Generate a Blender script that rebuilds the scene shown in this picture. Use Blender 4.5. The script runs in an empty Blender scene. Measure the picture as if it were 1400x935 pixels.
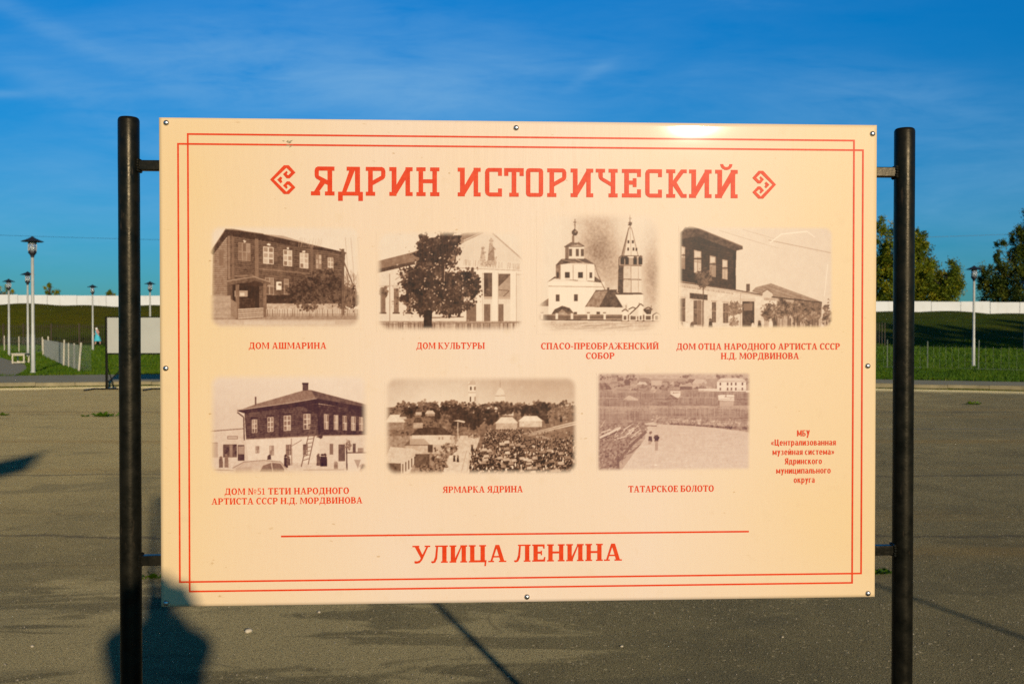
import bpy, bmesh, math, random
import numpy as np
from mathutils import Vector, Matrix
from mathutils.geometry import delaunay_2d_cdt

random.seed(7); RNG = np.random.default_rng(7)
S = bpy.context.scene
COL = S.collection
rad = math.radians

# ------------------------------------------------------------------ camera, sky, sun, exposure
EYE = 1.6
FPX = 1400 * 35 / 36
PITCH = math.atan(17.5 / FPX)
cam_d = bpy.data.cameras.new('camera'); cam = bpy.data.objects.new('camera', cam_d); COL.objects.link(cam)
cam.location = (0, 0, EYE); cam.rotation_euler = (rad(90) - PITCH, 0, 0)
cam_d.lens = 35; cam_d.sensor_width = 36; cam_d.clip_start = 0.02; cam_d.clip_end = 6000
cam_d.dof.use_dof = True; cam_d.dof.focus_distance = 2.1; cam_d.dof.aperture_fstop = 11
S.camera = cam

SUN_AZ, SUN_EL = rad(19.4), rad(14.4)            # sun stands behind the camera, to the right
to_sun = Vector((math.sin(SUN_AZ) * math.cos(SUN_EL), -math.cos(SUN_AZ) * math.cos(SUN_EL), math.sin(SUN_EL)))
sun_d = bpy.data.lights.new('sun', 'SUN'); sun = bpy.data.objects.new('sun', sun_d); COL.objects.link(sun)
sun.rotation_euler = to_sun.to_track_quat('Z', 'Y').to_euler()
sun_d.energy = 4.3; sun_d.angle = rad(0.9); sun_d.color = (1.0, 0.85, 0.62)

W = bpy.data.worlds.new('World'); S.world = W; W.use_nodes = True
def world():
    nt = W.node_tree; N = nt.nodes; L = nt.links; N.clear()
    out = N.new('ShaderNodeOutputWorld'); bg = N.new('ShaderNodeBackground')
    sky = N.new('ShaderNodeTexSky'); sky.sky_type = 'NISHITA'; sky.sun_disc = False
    sky.sun_elevation = SUN_EL; sky.sun_rotation = math.atan2(to_sun.x, to_sun.y)
    sky.altitude = 200; sky.air_density = 1.0; sky.dust_density = 0.35; sky.ozone_density = 2.2
    hs = N.new('ShaderNodeHueSaturation'); hs.inputs['Saturation'].default_value = 1.15; hs.inputs['Value'].default_value = 1.0
    L.new(sky.outputs[0], hs.inputs['Color'])
    gr = N.new('ShaderNodeMix'); gr.data_type = 'RGBA'; gr.blend_type = 'MULTIPLY'; gr.inputs[0].default_value = 1.0; L.new(hs.outputs[0], gr.inputs[6])
    tc = N.new('ShaderNodeTexCoord'); sep = N.new('ShaderNodeSeparateXYZ'); L.new(tc.outputs['Generated'], sep.inputs[0])
    def M(op, a, b=None):
        m = N.new('ShaderNodeMath'); m.operation = op
        for i, v in enumerate((a, b)):
            if v is None: continue
            if isinstance(v, (int, float)): m.inputs[i].default_value = v
            else: L.new(v, m.inputs[i])
        return m.outputs[0]
    tr = N.new('ShaderNodeValToRGB'); te = tr.color_ramp.elements     # deep dry-air blue aloft, greyer air low down
    te[0].position = 0.03; te[0].color = (0.11, 0.42, 0.68, 1); te[1].position = 0.32; te[1].color = (0.0, 0.72, 1.22, 1)
    e3 = te.new(0.60); e3.color = (0.27, 0.35, 0.35, 1)
    L.new(sep.outputs[2], tr.inputs[0]); L.new(tr.outputs[0], gr.inputs[7])
    y = M('MAXIMUM', sep.outputs[1], 0.05)
    px = M('DIVIDE', sep.outputs[0], y); pz = M('DIVIDE', sep.outputs[2], y)
    co = N.new('ShaderNodeCombineXYZ'); L.new(px, co.inputs[0]); L.new(pz, co.inputs[1])
    def noise(sx, sy, rot, scale, det, rough, dist, off):
        mp = N.new('ShaderNodeMapping'); mp.inputs['Rotation'].default_value = (0, 0, rad(rot))
        mp.inputs['Scale'].default_value = (sx, sy, 1); mp.inputs['Location'].default_value = off
        L.new(co.outputs[0], mp.inputs[0])
        n = N.new('ShaderNodeTexNoise'); n.inputs['Scale'].default_value = scale; n.inputs['Detail'].default_value = det
        n.inputs['Roughness'].default_value = rough; n.inputs['Distortion'].default_value = dist
        L.new(mp.outputs[0], n.inputs[0]); return n.outputs[0]
    n1 = noise(1.0, 4.0, 10, 5.0, 8, 0.6, 0.7, (3.1, 1.7, 0))
    n2 = noise(1.0, 5.0, -22, 9.0, 6, 0.62, 0.4, (7.4, 2.2, 0))
    def blob(cx, cy, rx, ry, ang, amp):
        mp = N.new('ShaderNodeMapping'); mp.vector_type = 'POINT'
        a = rad(ang); c, s = math.cos(a), math.sin(a)
        dx = M('SUBTRACT', px, cx); dy = M('SUBTRACT', pz, cy)
        ux = M('DIVIDE', M('ADD', M('MULTIPLY', dx, c), M('MULTIPLY', dy, s)), rx)
        uy = M('DIVIDE', M('SUBTRACT', M('MULTIPLY', dy, c), M('MULTIPLY', dx, s)), ry)
        d2 = M('ADD', M('MULTIPLY', ux, ux), M('MULTIPLY', uy, uy))
        return M('MULTIPLY', M('POWER', 2.718, M('MULTIPLY', d2, -1.0)), amp)
    B = blob(-0.235, 0.255, 0.19, 0.040, -8, 1.0)
    for b in ((-0.08, 0.238, 0.10, 0.026, -5, 0.55), (-0.46, 0.30, 0.10, 0.010, -26, 0.5), (-0.44, 0.235, 0.11, 0.02, -28, 0.42),
              (0.38, 0.235, 0.13, 0.028, -8, 0.42), (0.075, 0.252, 0.03, 0.006, 32, 0.4), (-0.5, 0.235, 0.10, 0.004, 0, 0.5),
              (0.02, 0.29, 0.35, 0.05, 8, 0.12), (-0.44, 0.14, 0.3, 0.07, 5, 0.36), (0.42, 0.15, 0.3, 0.08, -5, 0.34), (-0.1, 0.30, 0.3, 0.03, -14, 0.3)):
        B = M('ADD', B, blob(*b))
    w = M('ADD', M('MULTIPLY', n1, 0.95), M('MULTIPLY', n2, 0.85))
    w = M('MAXIMUM', M('SUBTRACT', w, 0.56), 0.0)
    g_ = M('MULTIPLY', M('MULTIPLY', w, B), 1.7); f = M('DIVIDE', g_, M('ADD', g_, 1.0))
    f2 = M('MULTIPLY', M('MAXIMUM', M('SUBTRACT', n1, 0.57), 0.0), 0.6)
    f = M('MINIMUM', M('ADD', f, M('MULTIPLY', f2, 0.4)), 0.8)
    mx = N.new('ShaderNodeMix'); mx.data_type = 'RGBA'; L.new(f, mx.inputs[0]); L.new(gr.outputs[2], mx.inputs[6])
    mx.inputs[7].default_value = (2.4, 4.8, 7.4, 1)
    L.new(mx.outputs[2], bg.inputs[0]); bg.inputs[1].default_value = 0.10
    L.new(bg.outputs[0], out.inputs[0])
world()
S.view_settings.view_transform = 'Standard'; S.view_settings.look = 'None'
S.view_settings.exposure = 0.0; S.view_settings.gamma = 1.0; S.view_settings.use_curve_mapping = False
S.cycles.max_bounces = 6; S.cycles.use_denoising = False

# ------------------------------------------------------------------ material helpers
def mat(name):
    m = bpy.data.materials.new(name); m.use_nodes = True
    nt = m.node_tree; return m, nt, nt.nodes['Principled BSDF']
def link(nt, a, b): nt.links.new(a, b)
def noise_n(nt, scale, det=4, rough=0.55, dist=0, vec=None, dim='3D'):
    n = nt.nodes.new('ShaderNodeTexNoise'); n.inputs['Scale'].default_value = scale; n.inputs['Detail'].default_value = det
    n.inputs['Roughness'].default_value = rough; n.inputs['Distortion'].default_value = dist
    if vec: link(nt, vec, n.inputs['Vector'])
    return n.outputs[0]
def ramp(nt, fac, *stops):
    r = nt.nodes.new('ShaderNodeValToRGB'); e = r.color_ramp.elements
    while len(e) < len(stops): e.new(0.5)
    for i, (p, c) in enumerate(stops):
        e[i].position = p; e[i].color = (*c, 1) if not isinstance(c, (int, float)) else (c, c, c, 1)
    link(nt, fac, r.inputs[0]); return r.outputs[0]
def mix(nt, fac, a, b, mode='MIX'):
    m = nt.nodes.new('ShaderNodeMix'); m.data_type = 'RGBA'; m.blend_type = mode
    for i, v in ((0, fac), (6, a), (7, b)):
        if isinstance(v, (int, float)): m.inputs[i].default_value = v
        elif isinstance(v, tuple): m.inputs[i].default_value = (*v, 1)
        else: link(nt, v, m.inputs[i])
    return m.outputs[2]
def mth(nt, op, a, b=0.0, clamp=False):
    m = nt.nodes.new('ShaderNodeMath'); m.operation = op; m.use_clamp = clamp
    for i, v in enumerate((a, b)):
        if isinstance(v, (int, float)): m.inputs[i].default_value = v
        else: link(nt, v, m.inputs[i])
    return m.outputs[0]
def coords(nt, kind='Object', scale=None):
    t = nt.nodes.new('ShaderNodeTexCoord').outputs[kind]
    if scale:
        mp = nt.nodes.new('ShaderNodeMapping'); mp.inputs['Scale'].default_value = scale; link(nt, t, mp.inputs[0]); t = mp.outputs[0]
    return t
def geo_pos(nt): return nt.nodes.new('ShaderNodeNewGeometry').outputs['Position']
def bump(nt, bsdf, h, strength, dist):
    b = nt.nodes.new('ShaderNodeBump'); b.inputs['Strength'].default_value = strength; b.inputs['Distance'].default_value = dist
    link(nt, h, b.inputs['Height']); link(nt, b.outputs[0], bsdf.inputs['Normal']); return b
def simple(name, c, rough=0.6, metal=0.0, var=0.12, scale=8.0, spec=0.5):
    m, nt, b = mat(name)
    n = noise_n(nt, scale, 5, 0.6, 0, coords(nt))
    lo = tuple(x * (1 - var) for x in c); hi = tuple(min(1, x * (1 + var)) for x in c)
    link(nt, ramp(nt, n, (0.3, lo), (0.7, hi)), b.inputs['Base Color'])
    b.inputs['Roughness'].default_value = rough; b.inputs['Metallic'].default_value = metal
    b.inputs['Specular IOR Level'].default_value = spec
    return m

# paper stock of the panel, shared by the blank sheet and the printed pictures
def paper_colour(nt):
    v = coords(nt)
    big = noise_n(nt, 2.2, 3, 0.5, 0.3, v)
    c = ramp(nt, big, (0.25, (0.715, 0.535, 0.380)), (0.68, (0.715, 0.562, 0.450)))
    sx = nt.nodes.new('ShaderNodeSeparateXYZ'); link(nt, v, sx.inputs[0])     # straw yellow to both sides; a pale glare veil is painted into the middle
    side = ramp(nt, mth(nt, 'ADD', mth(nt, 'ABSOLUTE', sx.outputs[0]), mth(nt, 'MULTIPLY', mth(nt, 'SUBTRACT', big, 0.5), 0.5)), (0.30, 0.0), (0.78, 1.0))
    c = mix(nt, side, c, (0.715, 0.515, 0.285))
    med = noise_n(nt, 26, 5, 0.6, 0.2, v)
    c = mix(nt, ramp(nt, med, (0.60, 0.0), (0.80, 0.35)), c, (0.62, 0.44, 0.26))
    mp = nt.nodes.new('ShaderNodeMapping'); mp.inputs['Scale'].default_value = (1, 1, 2.1); link(nt, v, mp.inputs[0])
    sp = noise_n(nt, 55, 3, 0.5, 0, mp.outputs[0]); reg = noise_n(nt, 5.9, 2, 0.5, 0, v)
    dirt = mth(nt, 'MULTIPLY', ramp(nt, sp, (0.70, 0.0), (0.76, 1.0)), ramp(nt, reg, (0.46, 0.0), (0.62, 0.75)))
    return mix(nt, dirt, c, (0.46, 0.27, 0.10))
def panel_finish(nt, b):
    b.inputs['Roughness'].default_value = 0.42; b.inputs['Specular IOR Level'].default_value = 0.14
    b.inputs['Coat Weight'].default_value = 0.11; b.inputs['Coat Roughness'].default_value = 0.066; b.inputs['Coat IOR'].default_value = 1.4
    h = noise_n(nt, 2.4, 3, 0.6, 0, coords(nt, 'Object', (26, 1, 3.5)))
    bump(nt, b, h, 0.3, 0.0016)
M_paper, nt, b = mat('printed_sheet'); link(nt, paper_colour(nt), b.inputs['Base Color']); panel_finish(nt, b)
M_print, nt, b = mat('sepia_print')
at = nt.nodes.new('ShaderNodeAttribute'); at.attribute_name = 'ink'
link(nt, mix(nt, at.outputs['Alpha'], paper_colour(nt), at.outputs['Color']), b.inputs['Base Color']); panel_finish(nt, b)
M_ink, nt, b = mat('orange_red_ink')
wn = noise_n(nt, 60, 4, 0.6, 0, coords(nt, 'Object', (1, 1, 2)))
link(nt, ramp(nt, wn, (0.35, (0.62, 0.036, 0.003)), (0.72, (0.70, 0.060, 0.008))), b.inputs['Base Color']); panel_finish(nt, b)

M_black, nt, b = mat('black_enamel')
v = coords(nt)
n = noise_n(nt, 30, 6, 0.65, 0, v); sc = noise_n(nt, 90, 3, 0.5, 0, coords(nt, 'Object', (1, 1, 0.25)))
c = ramp(nt, n, (0.35, (0.004, 0.004, 0.003)), (0.75, (0.013, 0.011, 0.007)))
link(nt, mix(nt, ramp(nt, sc, (0.66, 0.0), (0.78, 0.3)), c, (0.09, 0.06, 0.035)), b.inputs['Base Color'])
b.inputs['Specular Tint'].default_value = (1, 0.84, 0.6, 1)
b.inputs['Specular IOR Level'].default_value = 0.24; link(nt, ramp(nt, n, (0.3, 0.22), (0.7, 0.46)), b.inputs['Roughness']); bump(nt, b, noise_n(nt, 130, 4, 0.6, 0, v), 0.25, 0.0015)
M_steel = simple('rivet_steel', (0.62, 0.60, 0.57), 0.32, 1.0, 0.1, 80)
M_alu = simple('panel_core', (0.55, 0.55, 0.53), 0.5, 0.0, 0.05)
M_galv = simple('galvanised_steel', (0.44, 0.43, 0.38), 0.5, 0.1, 0.12, 4)
M_shade = simple('dark_lamp_metal', (0.018, 0.017, 0.022), 0.45, 0.0, 0.2, 6)
M_white = simple('opal_white', (0.85, 0.85, 0.82), 0.3, 0.0, 0.03)
M_glass, nt, b = mat('lamp_glass'); b.inputs['Base Color'].default_value = (0.86, 0.90, 0.90, 1); b.inputs['Roughness'].default_value = 0.05
b.inputs['Transmission Weight'].default_value = 0.85; b.inputs['IOR'].default_value = 1.1
M_post = simple('dull_green_steel', (0.14, 0.16, 0.11), 0.6, 0.1, 0.2, 6)
M_grey = simple('grey_backing_board', (0.40, 0.385, 0.33), 0.6, 0.0, 0.05, 2)
M_wood = simple('pale_weathered_wood', (0.50, 0.44, 0.33), 0.8, 0.0, 0.2, 12)
M_wire = simple('zinc_wire', (0.22, 0.23, 0.20), 0.55, 0.2, 0.1)
M_brown = simple('brown_painted_steel', (0.050, 0.030, 0.014), 0.6, 0.0, 0.2, 3)
M_conc, nt, b = mat('white_concrete'); p_ = geo_pos(nt)
mp = nt.nodes.new('ShaderNodeMapping'); mp.inputs['Scale'].default_value = (1.6, 1, 0.25); link(nt, p_, mp.inputs[0])
c = ramp(nt, noise_n(nt, 0.35, 5, 0.6, 0, p_), (0.3, (0.58, 0.575, 0.56)), (0.7, (0.66, 0.655, 0.65)))
link(nt, mix(nt, ramp(nt, noise_n(nt, 1.0, 6, 0.7, 0, mp.outputs[0]), (0.56, 0.0), (0.75, 0.5)), c, (0.42, 0.39, 0.33)), b.inputs['Base Color']); b.inputs['Roughness'].default_value = 0.85
M_bark = simple('bark', (0.10, 0.08, 0.055), 0.9, 0.0, 0.3, 3)
M_skin = simple('skin', (0.55, 0.33, 0.24), 0.5, 0.0, 0.05)
M_teal = simple('turquoise_cloth', (0.05, 0.40, 0.50), 0.8, 0.0, 0.15, 9)
M_pink = simple('dusty_pink_cloth', (0.48, 0.24, 0.20), 0.85, 0.0, 0.15, 12)
M_cap = simple('white_cloth', (0.80, 0.80, 0.74), 0.85, 0.0, 0.05)
M_dark = simple('dark_cloth', (0.04, 0.045, 0.06), 0.85, 0.0, 0.2)
M_hair = simple('dark_hair', (0.03, 0.02, 0.015), 0.6, 0.0, 0.2)
M_camera = simple('camera_black', (0.02, 0.02, 0.02), 0.4, 0.0, 0.1)
M_stone = simple('pale_stone', (0.52, 0.43, 0.31), 0.85, 0.0, 0.2, 60)

def asphalt():
    m, nt, b = mat('dusty_asphalt'); p = geo_pos(nt)
    big = noise_n(nt, 0.22, 4, 0.55, 0.5, p); mid = noise_n(nt, 1.3, 6, 0.62, 0.4, p); fine = noise_n(nt, 120, 4, 0.7, 0, p)
    c = ramp(nt, big, (0.3, (0.135, 0.116, 0.062)), (0.7, (0.215, 0.181, 0.092)))
    c = mix(nt, 0.55, c, ramp(nt, mid, (0.3, (0.100, 0.087, 0.048)), (0.72, (0.250, 0.208, 0.104))))
    def stones(scale, lo, hi, keep):
        vo = nt.nodes.new('ShaderNodeTexVoronoi'); vo.inputs['Scale'].default_value = scale; link(nt, p, vo.inputs['Vector'])
        s = nt.nodes.new('ShaderNodeSeparateColor'); link(nt, vo.outputs['Color'], s.inputs[0])
        body = ramp(nt, vo.outputs['Distance'], (0.25, 1.0), (0.42, 0.0))
        return mth(nt, 'MULTIPLY', body, ramp(nt, s.outputs[0], (lo, 0.0), (hi, keep))), ramp(nt, s.outputs[1], (0.2, (0.14, 0.11, 0.06)), (0.8, (0.52, 0.43, 0.26)))
    f1, c1 = stones(78, 0.42, 0.55, 0.8); c = mix(nt, f1, c, c1)
    f3, c3 = stones(165, 0.45, 0.6, 0.6); c = mix(nt, f3, c, c3)
    f2, c2 = stones(36, 0.78, 0.84, 0.7); c = mix(nt, f2, c, c2)
    c = mix(nt, ramp(nt, fine, (0.34, 0.8), (0.52, 0.0)), c, (0.045, 0.038, 0.024))
    # dried mud washed over the tarmac
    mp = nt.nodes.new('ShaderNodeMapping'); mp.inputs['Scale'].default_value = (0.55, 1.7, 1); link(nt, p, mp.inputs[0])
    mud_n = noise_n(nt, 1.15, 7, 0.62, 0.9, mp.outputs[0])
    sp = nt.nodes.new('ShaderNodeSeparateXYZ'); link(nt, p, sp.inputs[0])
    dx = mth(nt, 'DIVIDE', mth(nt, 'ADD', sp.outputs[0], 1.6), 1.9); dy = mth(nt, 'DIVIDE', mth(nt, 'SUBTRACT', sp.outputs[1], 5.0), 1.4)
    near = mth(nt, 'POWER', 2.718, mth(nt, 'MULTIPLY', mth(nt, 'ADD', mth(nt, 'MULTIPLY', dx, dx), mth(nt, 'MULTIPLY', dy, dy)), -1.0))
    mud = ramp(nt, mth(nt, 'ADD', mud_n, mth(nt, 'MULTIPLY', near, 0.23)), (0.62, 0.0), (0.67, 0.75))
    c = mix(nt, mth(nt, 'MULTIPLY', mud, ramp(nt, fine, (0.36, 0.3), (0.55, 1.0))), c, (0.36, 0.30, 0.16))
    # paler to the far side and left: sun backscatter painted into the colour
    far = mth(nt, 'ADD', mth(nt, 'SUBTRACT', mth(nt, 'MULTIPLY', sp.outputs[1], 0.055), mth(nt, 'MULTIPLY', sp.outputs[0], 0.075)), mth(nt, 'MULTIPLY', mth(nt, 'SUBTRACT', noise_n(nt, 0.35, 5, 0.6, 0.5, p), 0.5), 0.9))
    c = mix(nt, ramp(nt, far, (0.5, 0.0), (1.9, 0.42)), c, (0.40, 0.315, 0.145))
    # faint brown bands and dark tar seams running across the lot
    mp2 = nt.nodes.new('ShaderNodeMapping'); mp2.inputs['Scale'].default_value = (0.05, 1.0, 1); link(nt, p, mp2.inputs[0])
    band = noise_n(nt, 1.1, 4, 0.55, 0.3, mp2.outputs[0])
    c = mix(nt, ramp(nt, band, (0.56, 0.0), (0.68, 0.5)), c, (0.22, 0.150, 0.056))
    wob = mth(nt, 'MULTIPLY', mth(nt, 'SUBTRACT', noise_n(nt, 0.5, 5, 0.65, 0, p), 0.5), 0.9)
    yy = mth(nt, 'ADD', sp.outputs[1], wob)
    seam = None
    for y0, wd in ((10.9, 0.04), (7.7, 0.03), (19.2, 0.05)):
        s1 = ramp(nt, mth(nt, 'ABSOLUTE', mth(nt, 'SUBTRACT', yy, y0)), (wd * 0.5, 0.6), (wd * 1.8, 0.0))
        seam = s1 if seam is None else mth(nt, 'MAXIMUM', seam, s1)
    c = mix(nt, seam, c, (0.06, 0.05, 0.038))
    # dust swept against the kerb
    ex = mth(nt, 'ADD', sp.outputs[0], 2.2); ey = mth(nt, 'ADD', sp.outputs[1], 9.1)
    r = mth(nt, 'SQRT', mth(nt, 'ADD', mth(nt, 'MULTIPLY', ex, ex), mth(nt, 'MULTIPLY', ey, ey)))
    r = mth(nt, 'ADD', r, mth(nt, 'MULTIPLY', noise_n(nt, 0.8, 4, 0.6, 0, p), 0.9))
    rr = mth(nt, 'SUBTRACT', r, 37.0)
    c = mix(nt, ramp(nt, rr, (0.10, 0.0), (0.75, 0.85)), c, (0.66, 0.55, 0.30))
    # hairline cracks in a broken net, and darker patched squares of newer tarmac
    wv = nt.nodes.new('ShaderNodeVectorMath'); wv.operation = 'ADD'; nz = nt.nodes.new('ShaderNodeTexNoise'); nz.inputs['Scale'].default_value = 1.6; nz.inputs['Detail'].default_value = 5; link(nt, p, nz.inputs['Vector'])
    sc_ = nt.nodes.new('ShaderNodeVectorMath'); sc_.operation = 'SCALE'; sc_.inputs['Scale'].default_value = 0.9; link(nt, nz.outputs['Color'], sc_.inputs[0]); link(nt, p, wv.inputs[0]); link(nt, sc_.outputs[0], wv.inputs[1])
    vc = nt.nodes.new('ShaderNodeTexVoronoi'); vc.feature = 'DISTANCE_TO_EDGE'; vc.inputs['Scale'].default_value = 0.42; link(nt, wv.outputs[0], vc.inputs['Vector'])
    crack = mth(nt, 'MULTIPLY', ramp(nt, vc.outputs['Distance'], (0.002, 0.4), (0.007, 0.0)), ramp(nt, noise_n(nt, 0.35, 3, 0.5, 0, p), (0.46, 0.0), (0.60, 1.0)))
    c = mix(nt, crack, c, (0.035, 0.030, 0.020))
    pat = noise_n(nt, 0.55, 5, 0.7, 1.2, mp.outputs[0]); c = mix(nt, ramp(nt, pat, (0.56, 0.0), (0.62, 0.45)), c, (0.105, 0.093, 0.056))
    link(nt, c, b.inputs['Base Color']); b.inputs['Roughness'].default_value = 0.9; b.inputs['Specular IOR Level'].default_value = 0.15; b.inputs['Diffuse Roughness'].default_value = 1.0
    bump(nt, b, mth(nt, 'ADD', mth(nt, 'MULTIPLY', f1, 0.7), mth(nt, 'MULTIPLY', fine, 0.9)), 0.9, 0.012)
    return m
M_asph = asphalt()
def ground_mat():
    m, nt, b = mat('grass_turf'); p = geo_pos(nt)
    n1 = noise_n(nt, 0.12, 5, 0.6, 0.4, p); n2 = noise_n(nt, 1.6, 6, 0.7, 0, p); n3 = noise_n(nt, 14, 3, 0.7, 0, p)
    c = ramp(nt, n1, (0.30, (0.046, 0.096, 0.001)), (0.52, (0.076, 0.116, 0.0012)), (0.72, (0.092, 0.094, 0.002)))
    c = mix(nt, ramp(nt, n2, (0.35, 0.0), (0.75, 0.55)), c, (0.090, 0.092, 0.002))
    c = mix(nt, ramp(nt, n3, (0.35, 0.6), (0.55, 0.0)), c, (0.014, 0.026, 0.001))
    sp = nt.nodes.new('ShaderNodeSeparateXYZ'); link(nt, p, sp.inputs[0])
    mp = nt.nodes.new('ShaderNodeMapping'); mp.inputs['Scale'].default_value = (0.22, 0.5, 1.0); link(nt, p, mp.inputs[0]); n4 = noise_n(nt, 1.0, 6, 0.65, 0.8, mp.outputs[0])
    c = mix(nt, ramp(nt, n4, (0.52, 0.0), (0.66, 0.75)), c, (0.125, 0.108, 0.003)); c = mix(nt, ramp(nt, n4, (0.34, 0.75), (0.47, 0.0)), c, (0.022, 0.036, 0.001))
    hi = ramp(nt, mth(nt, 'ADD', mth(nt, 'MULTIPLY', sp.outputs[2], 0.25), mth(nt, 'MULTIPLY', n1, 0.5)), (0.55, 0.0), (1.2, 0.4))
    lf = ramp(nt, mth(nt, 'MULTIPLY', sp.outputs[0], -0.02), (0.0, 0.15), (0.6, 1.0))
    c = mix(nt, mth(nt, 'MULTIPLY', hi, lf), c, (0.120, 0.092, 0.003))
    link(nt, c, b.inputs['Base Color']); b.inputs['Roughness'].default_value = 0.95; b.inputs['Specular IOR Level'].default_value = 0.1
    bump(nt, b, mth(nt, 'ADD', n3, n2), 0.9, 0.25)
    return m
M_ground = ground_mat()
def paving(name, lo, hi, s=1.2):
    m, nt, b = mat(name); p = geo_pos(nt)
    n = noise_n(nt, s, 6, 0.65, 0.3, p); n2 = noise_n(nt, 40, 3, 0.6, 0, p)
    c = ramp(nt, n, (0.3, lo), (0.7, hi)); c = mix(nt, ramp(nt, n2, (0.3, 0.35), (0.6, 0.0)), c, tuple(x * 0.55 for x in lo))
    link(nt, c, b.inputs['Base Color']); b.inputs['Roughness'].default_value = 0.9; b.inputs['Specular IOR Level'].default_value = 0.2
    return m
M_walk = paving('grey_pavement', (0.30, 0.265, 0.175), (0.40, 0.345, 0.22), 0.8)
M_kerb = paving('kerb_concrete', (0.19, 0.155, 0.085), (0.36, 0.29, 0.16), 2.0)
M_paint = paving('worn_road_paint', (0.30, 0.27, 0.21), (0.42, 0.39, 0.33), 6)
def leaf_mat(name, lo, mid, hi):
    m, nt, b = mat(name)
    a = nt.nodes.new('ShaderNodeAttribute'); a.attribute_name = 'tint'
    c = ramp(nt, a.outputs['Fac'], (0.1, lo), (0.55, mid), (0.95, hi))
    link(nt, c, b.inputs['Base Color']); b.inputs['Roughness'].default_value = 0.6; b.inputs['Specular IOR Level'].default_value = 0.2
    tr = nt.nodes.new('ShaderNodeBsdfTranslucent'); link(nt, c, tr.inputs['Color'])
    ms = nt.nodes.new('ShaderNodeMixShader'); ms.inputs[0].default_value = 0.25
    link(nt, b.outputs[0], ms.inputs[1]); link(nt, tr.outputs[0], ms.inputs[2])
    link(nt, ms.outputs[0], nt.nodes['Material Output'].inputs['Surface'])
    return m
M_leaf = leaf_mat('autumn_leaves', (0.048, 0.072, 0.003), (0.140, 0.172, 0.006), (0.36, 0.28, 0.012))
M_leaf_dark = leaf_mat('dark_leaves', (0.020, 0.042, 0.005), (0.060, 0.080, 0.006), (0.16, 0.145, 0.010))
M_blade = leaf_mat('grass_blades', (0.030, 0.080, 0.001), (0.078, 0.145, 0.0015), (0.170, 0.175, 0.005))

# ------------------------------------------------------------------ object helpers
def tag(o, label, cat, group=None):
    o['label'] = label; o['category'] = cat
    if group: o['group'] = group
    return o
def obj(name, me, m=None, parent=None, smooth=False):
    if isinstance(me, bmesh.types.BMesh):
        d = bpy.data.meshes.new(name); me.normal_update(); me.to_mesh(d); me.free(); me = d
    if m is not None and not me.materials: me.materials.append(m)
    if smooth: me.polygons.foreach_set('use_smooth', [True] * len(me.polygons))
    o = bpy.data.objects.new(name, me); COL.objects.link(o)
    if parent: o.parent = parent
    return o
def empty(name, loc, rz=0.0):
    e = bpy.data.objects.new(name, None); COL.objects.link(e); e.location = loc; e.rotation_euler = (0, 0, rz); e.empty_display_size = 0.2
    return e
def struct(o, kind='structure'): o['kind'] = kind; return o
def np_mesh(name, verts, faces):
    me = bpy.data.meshes.new(name); v = np.asarray(verts, np.float32); f = np.asarray(faces, np.int32); k = f.shape[1]
    me.vertices.add(len(v)); me.vertices.foreach_set('co', v.ravel())
    me.loops.add(f.size); me.loops.foreach_set('vertex_index', f.ravel())
    me.polygons.add(len(f)); me.polygons.foreach_set('loop_start', np.arange(len(f), dtype=np.int32) * k)
    me.update(calc_edges=True); me.validate(); return me
def bx(bm, x0, x1, y0, y1, z0, z1, bev=0.0, mtx=None):
    r = bmesh.ops.create_cube(bm, size=1.0); vs = r['verts']
    for v in vs: v.co = Vector(((x0 + x1) / 2 + v.co.x * (x1 - x0), (y0 + y1) / 2 + v.co.y * (y1 - y0), (z0 + z1) / 2 + v.co.z * (z1 - z0)))
    if bev:
        es = list({e for v in vs for e in v.link_edges})
        rb = bmesh.ops.bevel(bm, geom=es, offset=bev, segments=2, profile=0.5, affect='EDGES'); vs = list({v for f in rb['faces'] for v in f.verts} | {v for v in vs if v.is_valid})
    if mtx is not None:
        for v in vs: v.co = mtx @ v.co
    return vs
def tube(bm, pts, r, n=10, caps=True):
    pts = [Vector(p) for p in pts]; rs = r if isinstance(r, (list, tuple)) else [r] * len(pts); rings = []
    for i, p in enumerate(pts):
        d = (pts[min(i + 1, len(pts) - 1)] - pts[max(i - 1, 0)]).normalized()
        a = d.orthogonal().normalized() if abs(d.z) < 0.99 else Vector((1, 0, 0)); b2 = d.cross(a).normalized()
        rings.append([bm.verts.new(p + (a * math.cos(2 * math.pi * k / n) + b2 * math.sin(2 * math.pi * k / n)) * rs[i]) for k in range(n)])
    for A, B in zip(rings, rings[1:]):
        for k in range(n): bm.faces.new((A[k], A[(k + 1) % n], B[(k + 1) % n], B[k]))
    if caps: bm.faces.new(rings[0][::-1]); bm.faces.new(rings[-1])
def lathe(bm, prof, n=24, cx=0.0, cy=0.0):
    rings = []
    for r, z in prof:
        rings.append([bm.verts.new((cx + r * math.cos(2 * math.pi * k / n), cy + r * math.sin(2 * math.pi * k / n), z)) for k in range(n)] if r > 1e-6 else [bm.verts.new((cx, cy, z))])
    for A, B in zip(rings, rings[1:]):
        for k in range(n):
            k2 = (k + 1) % n
            if len(A) == 1 and len(B) == 1: continue
            if len(A) == 1: bm.faces.new((A[0], B[k2], B[k]))
            elif len(B) == 1: bm.faces.new((A[k], A[k2], B[0]))
            else: bm.faces.new((A[k], A[k2], B[k2], B[k]))
def copy_tree(root):
    c = root.copy(); COL.objects.link(c)
    for ch in list(root.children):
        d = ch.copy(); COL.objects.link(d); d.parent = c
        for g in list(ch.children):
            e = g.copy(); COL.objects.link(e); e.parent = d
    return c
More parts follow.
